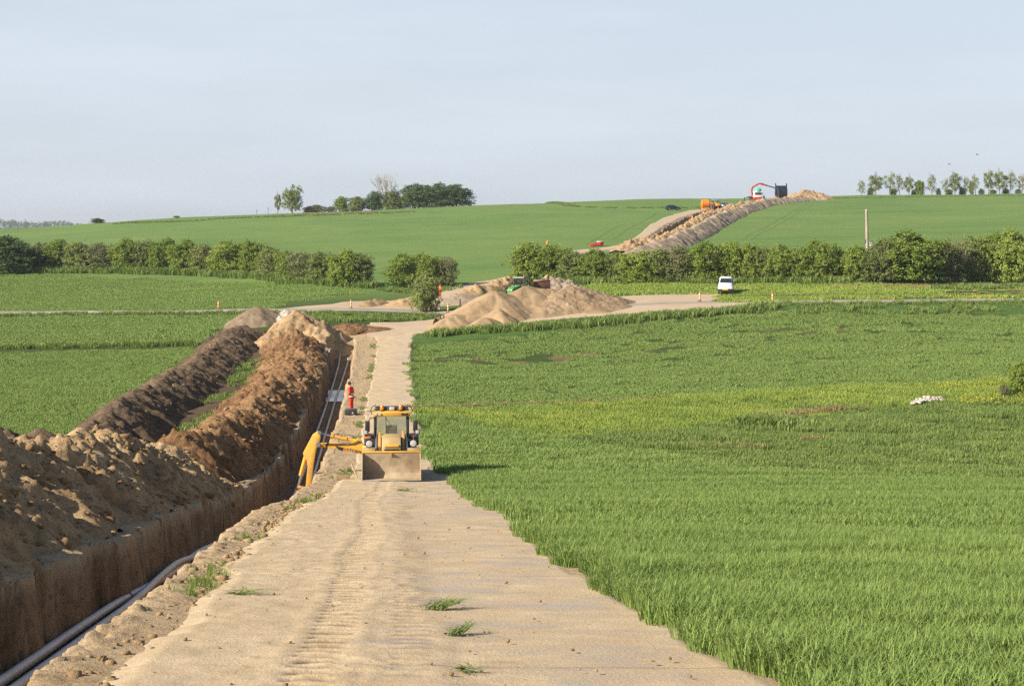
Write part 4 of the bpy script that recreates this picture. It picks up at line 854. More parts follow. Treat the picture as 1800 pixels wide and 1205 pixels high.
# skyline
GT = 'trees of the skyline copse'
tree('skyline_tree', 'round', 0, 514, 323, 44, 520, None, 0, 'round green tree standing alone at the left of the skyline copse', 'tree', GT)
tree('skyline_tree', 'thingreen', 1, 488, 340, 15, 522, None, 0, 'slim sapling just left of the round green skyline tree', 'tree', GT)
tree('skyline_tree', 'bare', 0, 681, 302, 66, 522, None, 0, 'tall bare grey tree with spreading branches on the skyline', 'tree', GT)
tree('skyline_tree', 'dark', 0, 732, 322, 56, 515, None, 0, 'dark dense tree next to the bare tree on the skyline', 'tree', GT)
tree('skyline_tree', 'dark', 1, 768, 321, 62, 514, None, 0, 'dark dense tree in the middle of the dark skyline clump', 'tree', GT)
tree('skyline_tree', 'dark', 2, 801, 323, 60, 514, None, 0, 'dark dense tree at the right end of the skyline copse', 'tree', GT)
for i, (px, top, w, kd, lb) in enumerate([(600, 344, 26, 'green', 'bright green bush at the left end of the copse undergrowth'), (630, 344, 38, 'olive', 'olive bush in the undergrowth between green bush and bare tree'), (657, 335, 26, 'dark', 'dark bush at the left foot of the bare skyline tree'), (690, 334, 42, 'olive', 'olive bush under the crown of the bare skyline tree'), (706, 345, 30, 'green', 'green bush filling between the bare tree and dark trees'), (558, 359, 28, 'brown', 'low reddish brown scrub right of the round skyline tree'), (580, 362, 26, 'brown', 'low brown scrub left of the bright green skyline bush'), (545, 362, 20, 'dark', 'small dark bush at the right foot of the round skyline tree'), (172, 383, 20, 'dark', 'small lone dark bush on the left skyline'), (310, 379, 12, 'olive', 'tiny lone bush on the skyline left of the copse')]):
    tree('skyline_bush', kd, i % 3, px, top, w * 1.15, 521 if px > 400 else 535, None, 0, lb, 'bush', 'bushes along the skyline')
row([(1514, 316, 17, 340, 'thin'), (1540, 306, 27, 340, 'thingreen'), (1563, 302, 24, 340, 'thin'), (1582, 305, 18, 340, 'thin'), (1598, 309, 17, 340, 'thingreen'), (1616, 315, 17, 340, 'green'), (1637, 305, 20, 340, 'thin'), (1661, 313, 14, 340, 'thin'), (1679, 302, 24, 340, 'thingreen'), (1698, 309, 14, 340, 'thin'), (1707, 317, 9, 340, 'green'), (1715, 306, 15, 340, 'thin'), (1737, 298, 18, 340, 'thingreen'), (1757, 300, 24, 340, 'thingreen'), (1777, 300, 22, 340, 'thin'), (1796, 304, 20, 340, 'thin'), (1822, 302, 24, 340, 'thingreen'), (1850, 305, 24, 340, 'thin')],
    'trees of the far right tree row', 'in the far right tree row', 'row_tree', 'tree', 'tree', 0, 566, 1.15)
for i, (px, w) in enumerate([(1530, 12), (1570, 14), (1608, 12), (1650, 10), (1668, 14), (1692, 12), (1725, 12), (1745, 14), (1768, 12), (1790, 14)]):
    tree('row_bush', ('olive', 'green', 'dark')[i % 3], i % 3, px, 329 + (i * 7) % 5, w, 567, None, 0, f'low bush under the far right tree row, {"leftmost" if i == 0 else "rightmost" if i == 9 else ORD[i] + " from left"}', 'bush', 'bushes under the far right tree row')
lo = []; r_ = random.Random(5)
for i in range(90):
    px = -260 + i * 4.9; d_ = 2700 + r_.uniform(-60, 60); top = 389 + 2.2 * math.sin(i * .31) + r_.uniform(-1.2, 1.5) + max(0, (px - 90) * .08)
    x_ = (px - CX) / F * d_; zt_ = EYE - (top - CY) / F * d_; g_ = float(G(x_, d_)); hh = max(4, zt_ - g_)
    lo.append((x_, d_, g_ + hh * .5, 7 + r_.uniform(0, 5), 7, hh * .5))
V, Fq = leaves(lo, 16000, 1.1, 77, 12, .5)
tag(link('far_wood', np_mesh('far_wood', V, Fq), LEAF['dark']), 'hazy blue wood on the far left horizon', kind='stuff')
# ================================================================ MACHINES, VEHICLES, PEOPLE
DUST = (.36, .27, .17)
M_YELLOW = plain('machine yellow paint', (.74, .37, .045), .5, 0, .4, .18, 2, DUST, .9)
M_YTOP = plain('clean yellow paint', (.78, .41, .045), .45, 0, .4, .14, 2, DUST, .6)
M_BUCKET = plain('dusty worn steel', (.45, .36, .245), .75, .0, .2, .25, 1.6, (.24, .18, .12), .7, .3)
M_HOOD = plain('dust covered hood', (.50, .36, .17), .6, 0, .3, .2, 2, DUST, .6)
M_BLACK = plain('black plastic', (.028, .028, .030), .5, 0, .4, .3, 4, (.10, .085, .06), .3)
M_TYRE = plain('dusty tyre rubber', (.055, .05, .046), .85, 0, .2, .3, 3, (.17, .135, .095), .8)
M_STEEL = plain('bare steel', (.42, .43, .45), .35, .8, .5, .2, 4)
M_CHROME = plain('chromed rod', (.62, .66, .74), .2, .9, .5, .05)
M_WHITE = plain('white paint', (.78, .79, .80), .35, 0, .5, .05)
M_RED = plain('red paint', (.50, .035, .022), .45, 0, .4, .15, 2, DUST, .25)
M_DRED = plain('dark rusty red paint', (.12, .035, .028), .7, 0, .3, .25, 1.5, (.13, .09, .065), .8)
M_ORANGE = plain('orange paint', (.80, .24, .015), .45, 0, .4, .12, 2)
M_GREENP = plain('bright green paint', (.09, .28, .08), .45, 0, .4, .1)
M_TEAL = plain('teal green roof', (.10, .48, .36), .45, 0, .4, .1)
M_NAVY = plain('navy black paint', (.012, .016, .032), .25, 0, .6, .1)
M_SILVER = plain('silver paint', (.50, .54, .60), .3, .5, .5, .1)
M_BLUE = plain('pale blue paint', (.16, .28, .44), .4, 0, .4, .1)
M_LAMP = plain('lamp lens', (.46, .48, .48), .12, 0, .8, .05)
M_AMBER = plain('amber beacon', (.85, .20, .01), .25, 0, .6, .05)
M_PLATE = plain('yellow orange plate', (.82, .42, .02), .5, 0, .3, .05)
M_WOOD = plain('weathered wood', (.32, .235, .15), .85, 0, .1, .35, 3)
M_GREYW = plain('grey weathered pole wood', (.40, .34, .28), .85, 0, .1, .3, 1.2)
M_CONC = plain('pale concrete', (.52, .50, .46), .9, 0, .1, .15)
M_SKIN = plain('skin', (.50, .30, .21), .6, 0, .3, .08)
M_HAIR = plain('dark brown hair', (.045, .030, .020), .7, 0, .2, .2)
M_HVRED = plain('bright red work clothing', (.80, .055, .022), .75, 0, .15, .18, 6)
M_HVOR = plain('bright orange work clothing', (.85, .17, .02), .75, 0, .15, .15, 6)
M_REFL = plain('silver reflective band', (.78, .78, .76), .4, 0, .4, .05)
M_DARKC = plain('dark work clothing', (.03, .035, .05), .8, 0, .15, .2, 6)
t = NT('cab glass'); tr_ = t.node('BsdfTransparent'); tr_.inputs[0].default_value = (.90, .95, .93, 1); gl_ = t.node('BsdfGlossy'); gl_.inputs['Roughness'].default_value = .03
ms_ = t.node('MixShader'); ms_.inputs[0].default_value = .16; t.l.new(tr_.outputs[0], ms_.inputs[1]); t.l.new(gl_.outputs[0], ms_.inputs[2]); t.l.new(ms_.outputs[0], t.n['Material Output'].inputs[0]); M_GLASS = t.m
M_DGLASS = plain('dark window glass', (.02, .028, .035), .06, 0, .9, .1)

def text_mesh(name, body, size, mat, parent, loc, rot, ext=.004):
    cu = bpy.data.curves.new(name, 'FONT'); cu.body = body; cu.size = size; cu.extrude = ext; cu.align_x = 'CENTER'; cu.align_y = 'CENTER'; cu.materials.append(mat)
    tmp = bpy.data.objects.new(name, cu); dg = bpy.context.evaluated_depsgraph_get(); COL.objects.link(tmp); dg.update(); me = bpy.data.meshes.new_from_object(tmp.evaluated_get(dg)); bpy.data.objects.remove(tmp)
    o = link(name, me, None, parent); o.location = loc; o.rotation_euler = rot; return o

# ---------------- backhoe loader
def backhoe():
    d0 = 65.2; x0 = (688 - CX) / F * d0; sl_ = (float(G(-5.4, 71)) - float(G(-5, 66.3))) / 4.7
    R = empty('backhoe_loader', (x0, d0, float(G(x0, d0)) + .07), 'yellow backhoe loader facing us on the mats, digging arm swung over the trench', 'backhoe loader', None, (math.atan(sl_), 0, .075))
    B = MB(); B.prism([(-.02, 0), (.74, 0), (.98, .24), (.98, .64), (.80, 1.12), (.74, 1.10), (.92, .62), (.92, .27), (.72, .06), (-.02, .05)], 'x', -1.19, 1.19)
    for s in (-1, 1): B.prism([(-.04, -.01), (.75, -.01), (1.0, .24), (1.0, .65), (.81, 1.13), (.60, 1.10), (.03, .22)], 'x', s * 1.2 - .02, s * 1.2 + .02)
    for s in (-.95, .95): B.box((s, .90, .95), (.10, .06, .22), (.3, 0, 0))
    bk = B.build('bucket', M_BUCKET, R, .008)
    e = MB(); e.box((0, .765, 1.145), (2.44, .09, .07)); e.prism([(.62, 1.12), (.78, 1.12), (.90, .80)], 'x', -.02, .02); e.build('bucket_edge', M_YTOP, bk, .006)
    w = MB(); w.box((0, .0, .02), (2.4, .14, .035)); w.build('cutting_blade', M_STEEL, bk, .004)
    for s in (-1, 1):
        a = MB(); a.prism([(.95, .35), (1.25, .22), (1.55, .55), (2.35, 1.35), (3.0, 1.72), (2.95, 1.92), (2.2, 1.72), (1.35, .85)], 'x', s * .50 - .055, s * .50 + .055); a.build('loader_arm', M_YELLOW, R, .012)
        c = MB(); c.cyl((s * .62, 1.0, .75), (s * .62, 1.7, 1.15), .035); c.cyl((s * .62, 1.6, 1.08), (s * .62, 2.6, 1.62), .06); c.build('loader_cylinder', M_CHROME, R)
    h = MB(); h.prism([(1.18, .82), (1.2, 1.30), (1.40, 1.60), (1.7, 1.70), (2.95, 1.80), (2.95, .82)], 'x', -.40, .40); hd = h.build('hood', M_HOOD, R, .06)
    g = MB()
    for k in range(6): g.box((0, 1.165, .90 + k * .065), (.64, .03, .035))
    g.build('grille', M_BLACK, hd, .004)
    b2 = MB(); b2.box((0, 1.19, 1.38), (.62, .04, .13), (-.25, 0, 0)); b2.build('badge_panel', M_YTOP, hd, .01)
    f = MB(); f.box((0, 3.1, .66), (.72, 4.2, .36)); f.box((0, 1.6, .5), (1.3, .25, .22)); f.box((0, 4.1, .62), (1.4, .35, .35)); f.box((0, 5.25, .72), (2.1, .25, .75)); f.build('chassis', M_BLACK, R, .02)
    for s in (-1, 1):
        for nm, y, r, wd in (('front_wheel', 1.85, .56, .40), ('rear_wheel', 4.1, .74, .46)):
            x = s * (.93 if r < .7 else .86)
            wm = MB(); wm.wheel((x, y, r), r, wd, 15 if r < .7 else 18); wo = wm.build(nm, M_TYRE, R, 0, .6)
            rm = MB(); rm.lathe([(.05, s * .03), (r * .28, s * .05), (r * .5, s * wd * .32), (r * .58, s * wd * .40), (r * .58, -s * wd * .1)], (x, y, r), (1, 0, 0), 20); rm.build('rim', M_YELLOW, wo, 0, .6)
        fm = MB(); fm.box((s * .93, 1.80, 1.23), (.52, .95, .05)); fm.box((s * .93, 1.32, 1.17), (.52, .05, .16)); fm.box((s * .70, 1.8, 1.1), (.05, .8, .25)); fm.build('front_mudguard', M_HOOD, R, .015)
        rf = MB(); rf.prism([(3.15, 1.30), (3.45, 1.66), (4.7, 1.72), (5.0, 1.45), (4.95, 1.40), (4.66, 1.66), (3.5, 1.60), (3.2, 1.27)], 'x', s * .92 - .25, s * .92 + .25); rf.build('rear_mudguard', M_BLACK, R, .01)
        hl = MB(); hl.lathe([(.05, 0), (.13, .03), (.16, .18), (.16, .22)], (s * .92, 1.58, 1.44), (0, -1, .05), 18); hl.bar((s * .92, 1.62, 1.25), (s * .92, 1.6, 1.42), .06, .06); hh = hl.build('headlight', M_BLACK, R)
        le = MB(); le.lathe([(.0, .0), (.14, .0), (.12, .03), (.01, .05)], (s * .92, 1.365, 1.45), (0, -1, .05), 18); le.build('lens', M_LAMP, hh)
        mi = MB(); mi.tube([(s * .74, 2.98, 2.45), (s * .90, 2.80, 2.47), (s * 1.0, 2.72, 2.30), (s * 1.0, 2.72, 1.85), (s * .76, 2.95, 1.65)], .018, 6); ma = mi.build('mirror_arm', M_BLACK, R)
        mb = MB(); mb.box((s * 1.02, 2.70, 2.12), (.20, .09, .46)); mb.build('mirror', M_BLACK, ma, .03)
        wl_ = MB(); wl_.box((s * 1.10, 2.55, 1.86), (.17, .10, .20)); wl_.bar((s * .7, 2.95, 1.6), (s * 1.1, 2.6, 1.74), .05, .05); wk = wl_.build('work_light', M_BLACK, R, .02)
        wg = MB(); wg.box((s * 1.10, 2.49, 1.87), (.14, .02, .15)); wg.build('lens', M_LAMP, wk, .01)
        ind = MB(); ind.box((s * 1.02, 2.52, 1.66), (.26, .08, .08)); ind.build('indicator', M_AMBER if s < 0 else M_BLACK, R, .015)
        be = MB(); be.lathe([(.09, 0), (.085, .13), (.06, .19), (.01, .20)], (s * .40, 2.98, 2.80), (0, 0, 1), 16); bo = be.build('beacon', M_AMBER, R)
        bb = MB(); bb.lathe([(.10, 0), (.10, .05)], (s * .40, 2.98, 2.76), (0, 0, 1), 16); bb.build('beacon_base', M_BLACK, bo)
        rl = MB(); rl.tube([(s * .82, 2.9, 2.62), (s * .90, 2.88, 2.76), (s * .82, 2.88, 2.95), (s * .70, 2.9, 2.99), (s * .70, 4.3, 2.99)], .018, 6); rl.build('roof_rail', M_BLACK, R)
        st_ = MB(); st_.bar((s * 1.0, 5.25, 1.0), (s * 1.0, 5.25, .12), .14, .14); st_.box((s * 1.0, 5.25, .10), (.4, .45, .06)); st_.build('stabiliser', M_YELLOW, R, .01)
    cb = MB()
    for s in (-1, 1):
        cb.bar((s * .66, 2.98, 1.0), (s * .70, 3.0, 2.72), .09, .09); cb.bar((s * .72, 3.75, 1.3), (s * .72, 3.75, 2.72), .07, .09); cb.bar((s * .70, 4.55, 1.3), (s * .66, 4.45, 2.72), .09, .09)
        cb.box((s * .70, 3.7, 1.28), (.07, 1.6, .36)); cb.bar((s * .22, 2.96, 1.7), (s * .24, 2.98, 2.55), .035, .03) if s < 0 else None
    cb.box((0, 2.98, 1.42), (1.3, .06, .42)); cb.box((0, 4.5, 1.40), (1.3, .06, .30)); cb.box((0, 3.7, 1.14), (1.4, 1.6, .08)); cab = cb.build('cab', M_BLACK, R, .012)
    for nm, c, s in (('windscreen', (0, 2.975, 2.15), (1.28, .012, 1.02)), ('rear_window', (0, 4.50, 2.1), (1.24, .012, 1.0)), ('side_window', (-.72, 3.7, 2.05), (.012, 1.45, 1.1)), ('side_window', (.72, 3.7, 2.05), (.012, 1.45, 1.1))):
        q = MB(); q.box(c, s); q.build(nm, M_GLASS, cab)
    se = MB(); se.box((0, 3.85, 1.45), (.5, .5, .14)); se.box((0, 4.1, 1.80), (.5, .14, .62), (-.12, 0, 0)); se.build('seat', plain('seat cloth', (.10, .11, .08), .9), cab, .05)
    sw = MB(); sw.tube([(.20 * math.cos(a) + .02, 3.35 + .07 * math.sin(a), 1.74 + .19 * math.sin(a)) for a in np.linspace(0, 2 * math.pi, 21)], .016, 6); sw.cyl((.02, 3.3, 1.45), (.02, 3.36, 1.73), .03); sw.build('steering_wheel', M_BLACK, cab)
    ro = MB(); ro.box((0, 3.75, 2.83), (1.52, 1.55, .20), topy=.94, top=.93); rf = ro.build('roof', plain('dark roof', (.05, .06, .05), .5), R, .05)
    vi = MB(); vi.prism([(2.84, 2.52), (2.80, 2.70), (2.95, 2.76), (3.05, 2.76), (3.02, 2.54)], 'x', -.80, .80); vz = vi.build('visor', M_YTOP, rf, .02)
    for x in (-.66, -.50, .48, .64):
        l = MB(); l.box((x, 2.80, 2.62), (.12, .05, .09)); l.build('roof_lamp', M_LAMP if x < 0 else M_BLACK, vz, .01)
    bd = MB(); bd.box((.02, 2.96, 2.86), (.22, .04, .14)); bd.build('roof_sign', M_CONC, rf, .01)
    fl = MB(); fl.tube([(.93, 2.1, 1.25), (.93, 2.1, 1.78)], .018, 6); fl.build('marker_rod', M_RED, R)
    # digging arm: outline measured off the photograph, 0.28 m thick, hung on the slewing post
    def zz(a, b): return (-3.25 + (a - 370) / 182.5, 1.2 - (b - 680) / 182.5)
    yb = 6.0
    po = MB(); po.box((-.15, 5.55, .95), (.5, .45, .9)); po.bar((-.2, 5.6, .98), (-1.3, 6.0, .98), .26, .34); po.build('slewing_post', M_YELLOW, R, .03)
    bo = MB(); bo.prism([zz(*p) for p in [(352, 668), (480, 664), (540, 672), (610, 678), (665, 655), (690, 630), (706, 632), (745, 700), (830, 720), (830, 790), (740, 765), (560, 716), (440, 708), (352, 702)]], 'y', yb - .14, yb + .14); boom = bo.build('boom', M_YTOP, R, .02)
    se_ = MB(); se_.prism([zz(*p) for p in [(440, 664), (456, 664), (440, 709), (424, 707)]], 'y', yb - .147, yb + .147); se_.build('boom_seam', M_BLACK, boom)
    dc = MB(); dc.prism([zz(*p) for p in [(502, 690), (572, 706), (572, 734), (540, 726)]], 'y', yb - .148, yb - .14); dc.build('decal', M_BLACK, boom)
    dp = MB(); dp.prism([zz(*p) for p in [(574, 706), (598, 711), (598, 738), (574, 733)]], 'y', yb - .148, yb - .14); dp.build('decal', plain('orange decal', (.55, .17, .02), .5), boom)
    cx_, cz_ = zz(660, 737); text_mesh('lettering', 'STORM', .20, M_BLACK, boom, (cx_, yb - .146, cz_), (math.pi / 2, .21, 0))
    di = MB(); di.prism([zz(*p) for p in [(362, 572), (388, 578), (386, 640), (352, 720), (330, 860), (312, 1030), (270, 1022), (285, 850), (278, 806), (258, 790), (248, 745), (325, 598)]], 'y', yb - .17, yb + .17); dip = di.build('dipper', M_YTOP, R, .02)
    pn = MB(); pn.cyl((zz(370, 680)[0], yb - .24, zz(370, 680)[1]), (zz(370, 680)[0], yb + .24, zz(370, 680)[1]), .10, None, 16); pn.build('pivot_pin', M_STEEL, dip); pn = MB(); pn.cyl((zz(378, 585)[0], yb - .22, zz(378, 585)[1]), (zz(378, 585)[0], yb + .22, zz(378, 585)[1]), .07); pn.build('pivot_pin', M_STEEL, dip)
    P3 = lambda a, b, y=yb: (zz(a, b)[0], y, zz(a, b)[1])
    c1 = MB(); c1.cyl(P3(478, 614), P3(570, 634), .075); c1.cyl(P3(470, 611), P3(492, 617), .10); c1.cyl(P3(566, 632), P3(600, 640), .10); c1.cyl(P3(596, 640), P3(690, 655), .07); cc = c1.build('dipper_cylinder', M_YTOP, R)
    c2 = MB(); c2.cyl(P3(380, 588), P3(480, 613), .04); c2.build('rod', M_CHROME, cc)
    c3 = MB(); c3.cyl(P3(268, 772), P3(226, 930), .085); c4 = c3.build('bucket_cylinder', M_YTOP, R)
    c5 = MB(); c5.cyl(P3(228, 925), P3(206, 1015), .04); c5.build('rod', M_CHROME, c4)
    lk = MB(); lk.bar(P3(206, 1015, yb - .12), P3(300, 1035, yb - .12), .06, .10); lk.bar(P3(206, 1015, yb + .12), P3(300, 1035, yb + .12), .06, .10); lk.bar(P3(203, 1020), P3(232, 1090), .18, .16); lk.bar(P3(292, 1030), P3(240, 1090), .22, .16); lk.bar(P3(235, 1085), P3(190, 1120), .14, .12); lk.build('bucket_link', M_YELLOW, R, .01)
    for k, (a, b, r1) in enumerate(((520, 628, 40), (610, 640, 40), (575, 650, 34))):
        hs = MB(); hs.tube([(zz(a, b)[0] + math.cos(u) * r1 / 182.5 * 1.2, yb + .05 * k, zz(a, b)[1] + math.sin(u) * r1 / 182.5 * .8) for u in np.linspace(-.3, 3.4, 15)], .016, 6); hs.build('hose', M_BLACK, R)
    for s in (-1, 1):
        hs = MB(); hs.tube([(s * .57, 1.1, .62), (s * .58, 1.5, 1.02), (s * .58, 2.2, 1.66), (s * .60, 2.7, 1.78), (s * .5, 2.95, 1.5)], .018, 6); hs.build('hose', M_BLACK, R)
        dh = MB(); dh.box((s * .765, 3.35, 1.62), (.03, .16, .05)); dh.build('door_handle', M_BLACK, R)
        rv = MB(); rv.cyl((s * .5 - .07, 1.05, .42), (s * .5 + .07, 1.05, .42), .06); rv.build('pivot_pin', M_STEEL, R)
    wp_ = MB(); wp_.bar((-.28, 2.955, 2.55), (.02, 2.955, 2.05), .02, .02); wp_.build('wiper', M_BLACK, R)
    ws = MB(); ws.prism([(-.75, .35), (-.2, .28), (.5, .36), (.62, .52), (.1, .47), (-.5, .55)], 'y', .925, .945); ws.build('rust_patch', plain('rusty scrape', (.27, .17, .09), .8, 0, .1, .4, 3), R)
    for k in range(3):
        hb = MB(); hb.tube([(zz(700, 650)[0], yb - .17 - .02 * k, zz(700, 650)[1]), (zz(640, 668)[0], yb - .17 - .02 * k, zz(640, 672)[1]), (zz(520, 672)[0], yb - .165 - .02 * k, zz(520, 676)[1]), (zz(400, 676)[0], yb - .18 - .02 * k, zz(400, 672)[1])], .014, 5); hb.build('hose', M_BLACK, R)
backhoe()

# ---------------- people
def skin(name, pts, edges, mat, parent, root, sub=1):
    bm = bmesh.new(); ly = bm.verts.layers.skin.verify(); vs = {}
    for k, (p, r) in pts.items():
        v = bm.verts.new(p); v[ly].radius = r if isinstance(r, tuple) else (r, r); v[ly].use_root = k == root; vs[k] = v
    for a, b in edges: bm.edges.new((vs[a], vs[b]))
    me = bpy.data.meshes.new(name); bm.to_mesh(me); bm.free(); o = link(name, me, mat, parent)
    m = o.modifiers.new('skin', 'SKIN'); m.use_smooth_shade = True
    m = o.modifiers.new('sub', 'SUBSURF'); m.levels = m.render_levels = sub
    return o
def person(loc, rz, label, jacket, trousers, group=None, helmet=None, bands=True, hair=M_HAIR, scale=1.0, lean=.0, arms=((-.16, 1.04), (-.20, 1.08))):
    R = empty('person', loc, label, 'person', group, (0, 0, rz), scale)
    P = {'pel': ((0, 0, .97), .13), 'sp': ((-.01 - lean * .3, 0, 1.20), .125), 'ch': ((-.03 - lean * .6, 0, 1.38), (.15, .12)), 'nk': ((-.06 - lean, 0, 1.54), .055), 'hd0': ((-.09 - lean, 0, 1.61), .075), 'hd': ((-.10 - lean, 0, 1.69), .098), 'top': ((-.09 - lean, 0, 1.77), .075), 'nose': ((-.21 - lean, 0, 1.675), .018)}
    E = [('pel', 'sp'), ('sp', 'ch'), ('ch', 'nk'), ('nk', 'hd0'), ('hd0', 'hd'), ('hd', 'top'), ('hd', 'nose')]
    J = {'pel': ((0, 0, .90), .155), 'sp': ((-.01 - lean * .3, 0, 1.18), .15), 'ch': ((-.03 - lean * .6, 0, 1.39), (.175, .14)), 'nk': ((-.055 - lean * .95, 0, 1.51), .075)}
    JE = [('pel', 'sp'), ('sp', 'ch'), ('ch', 'nk')]
    T = {'pel': ((0, 0, .98), .145)}; TE = []
    for s, n, (hx, hzv) in ((-1, 'l', arms[0]), (1, 'r', arms[1])):
        P.update({'hip' + n: ((0, s * .09, .90), .09), 'kn' + n: ((-.02, s * .105, .50), .058), 'an' + n: ((.03, s * .11, .10), .042), 'toe' + n: ((-.15, s * .13, .04), .035),
                  'sh' + n: ((-.03 - lean * .6, s * .19, 1.43), .06), 'el' + n: ((.03 - lean * .4, s * .25, 1.16), .043), 'wr' + n: ((hx, s * .19, hzv), .030), 'pa' + n: ((hx - .07, s * .18, hzv - .02), (.038, .02))})
        E += [('pel', 'hip' + n), ('hip' + n, 'kn' + n), ('kn' + n, 'an' + n), ('an' + n, 'toe' + n), ('ch', 'sh' + n), ('sh' + n, 'el' + n), ('el' + n, 'wr' + n), ('wr' + n, 'pa' + n)]
        for k, (dy, ln_) in enumerate(((-.028, .055), (-.010, .066), (.010, .062), (.027, .048))):
            P[f'f{n}{k}'] = ((hx - .105, s * .18 + dy, hzv - .03), .009); P[f'g{n}{k}'] = ((hx - .105 - ln_, s * .18 + dy * 1.2, hzv - .055), .008); E += [('pa' + n, f'f{n}{k}'), (f'f{n}{k}', f'g{n}{k}')]
        P['th' + n] = ((hx - .06, s * .13, hzv - .01), .010); P['ti' + n] = ((hx - .10, s * .115, hzv - .02), .009); E += [('wr' + n, 'th' + n), ('th' + n, 'ti' + n)]
        J.update({'sh' + n: ((-.03 - lean * .6, s * .20, 1.43), .082), 'el' + n: ((.035 - lean * .4, s * .26, 1.155), .064), 'wr' + n: ((hx + .02, s * .195, hzv + .005), .05)}); JE += [('ch', 'sh' + n), ('sh' + n, 'el' + n), ('el' + n, 'wr' + n)]
        T.update({'hip' + n: ((0, s * .09, .88), .115), 'kn' + n: ((-.02, s * .105, .50), .082), 'an' + n: ((.02, s * .11, .12), .078)}); TE += [('pel', 'hip' + n), ('hip' + n, 'kn' + n), ('kn' + n, 'an' + n)]
    skin('body', P, E, M_SKIN, R, 'pel')
    skin('trousers', T, TE, trousers, R, 'pel'); jk = skin('jacket', J, JE, jacket, R, 'pel')
    if bands:
        for z, r in ((1.12, .185), (.96, .19)):
            b = MB(); b.lathe([(r, -.025), (r + .006, 0), (r, .025)], (-.01, 0, z), (0, 0, 1), 18); o = b.build('reflective_band', M_REFL, jk); o.scale = (.92, .98, 1)
        for s in (-1, 1):
            b = MB(); b.lathe([(.088, -.025), (.09, .025)], (.02, s * .11, .22), (0, 0, 1), 12); b.build('reflective_band', M_REFL, R)
    for s in (-1, 1):
        b = MB(); b.tube([(.07, s * .11, .06), (0, s * .115, .075), (-.10, s * .125, .055), (-.17, s * .13, .045)], [.05, .062, .055, .04], 10); b.tube([(.03, s * .11, .06), (.03, s * .11, .20)], [.062, .06], 10); b.build('boot', M_BLACK, R)
    h = MB(); h.lathe([(.098, -.05), (.112, .0), (.105, .05), (.07, .095), (.01, .108)], (-.075 - lean, 0, 1.70), (-.12, 0, 1), 14)
    if helmet: h.lathe([(.15, 0), (.15, .012)], (-.10 - lean, 0, 1.715), (-.12, 0, 1), 14); h.build('helmet', helmet, R)
    else: h.build('hair', hair, R)
    return R
p = sp(618, 99.5); p.z += .03
person(tuple(p), -.35, 'worker in red work clothes standing at the trench edge behind a black box', M_HVRED, M_HVRED, None, None, True, M_HAIR, 1.07, .06)
p = sp(773, 194)
person((p.x, p.y, p.z + .25), -2.2, 'worker in orange clothes half hidden by the lone roadside bush', M_HVOR, M_HVOR, None, M_ORANGE, True)
p = at(1217, 389.5, 240); person((p.x, p.y, p.z - .3), .6, 'worker in orange standing in the far trench below the skyline', M_HVOR, M_HVOR, None, M_WHITE, True)
p = sp(1343, 503); person((p.x, p.y, p.z), 1.2, 'dark clothed person standing right of the red crane lorry on the skyline', M_DARKC, M_DARKC, None, None, False, M_HAIR, 1.05)
# the black box in front of the worker
p = sp(617, 98.3); R = empty('tool_case', (p.x, p.y, p.z + .03), 'black tool case on the ground at the feet of the red worker', 'tool case', None, (0, 0, -.08))
b = MB(); b.box((0, 0, .17), (.70, .40, .34)); o = b.build('body', M_BLACK, R, .03); b = MB(); b.box((0, 0, .365), (.66, .36, .06)); b.build('lid', plain('grey lid', (.09, .10, .12), .4), R, .02)
b = MB(); b.lathe([(.05, 0), (.05, .03)], (.14, -.20, .14), (0, -1, 0), 14); b.build('dial', M_LAMP, R); b = MB(); b.tube([(.36, 0, .10), (.50, .05, .05), (.58, .25, .16), (.60, .5, .05)], .02, 6); b.build('hose', M_BLACK, R)

# ---------------- cars and van
def ring(y, zb, zt, wb, wt, r=.16):
    """rounded section at y"""
    zm = zb + (zt - zb) * .45
    return [(-wb * .92, y, zb), (-wb, y, zb + .08), (-wb * 1.0, y, zm), (-(wb + wt) / 2 * 1.0, y, (zm + zt) / 2), (-wt, y, zt - r * .5), (-wt + r * .7, y, zt), (wt - r * .7, y, zt), (wt, y, zt - r * .5), ((wb + wt) / 2, y, (zm + zt) / 2), (wb, y, zm), (wb, y, zb + .08), (wb * .92, y, zb)]
def loft(m, rings):
    k0 = len(m.v); n = len(rings[0])
    for r in rings: m.v += r
    for i in range(len(rings) - 1):
        for j in range(n):
            a, b = k0 + i * n + j, k0 + i * n + (j + 1) % n; m.f.append((a, b, b + n, a + n))
    m.f.append(tuple(k0 + j for j in reversed(range(n)))); m.f.append(tuple(k0 + (len(rings) - 1) * n + j for j in range(n)))
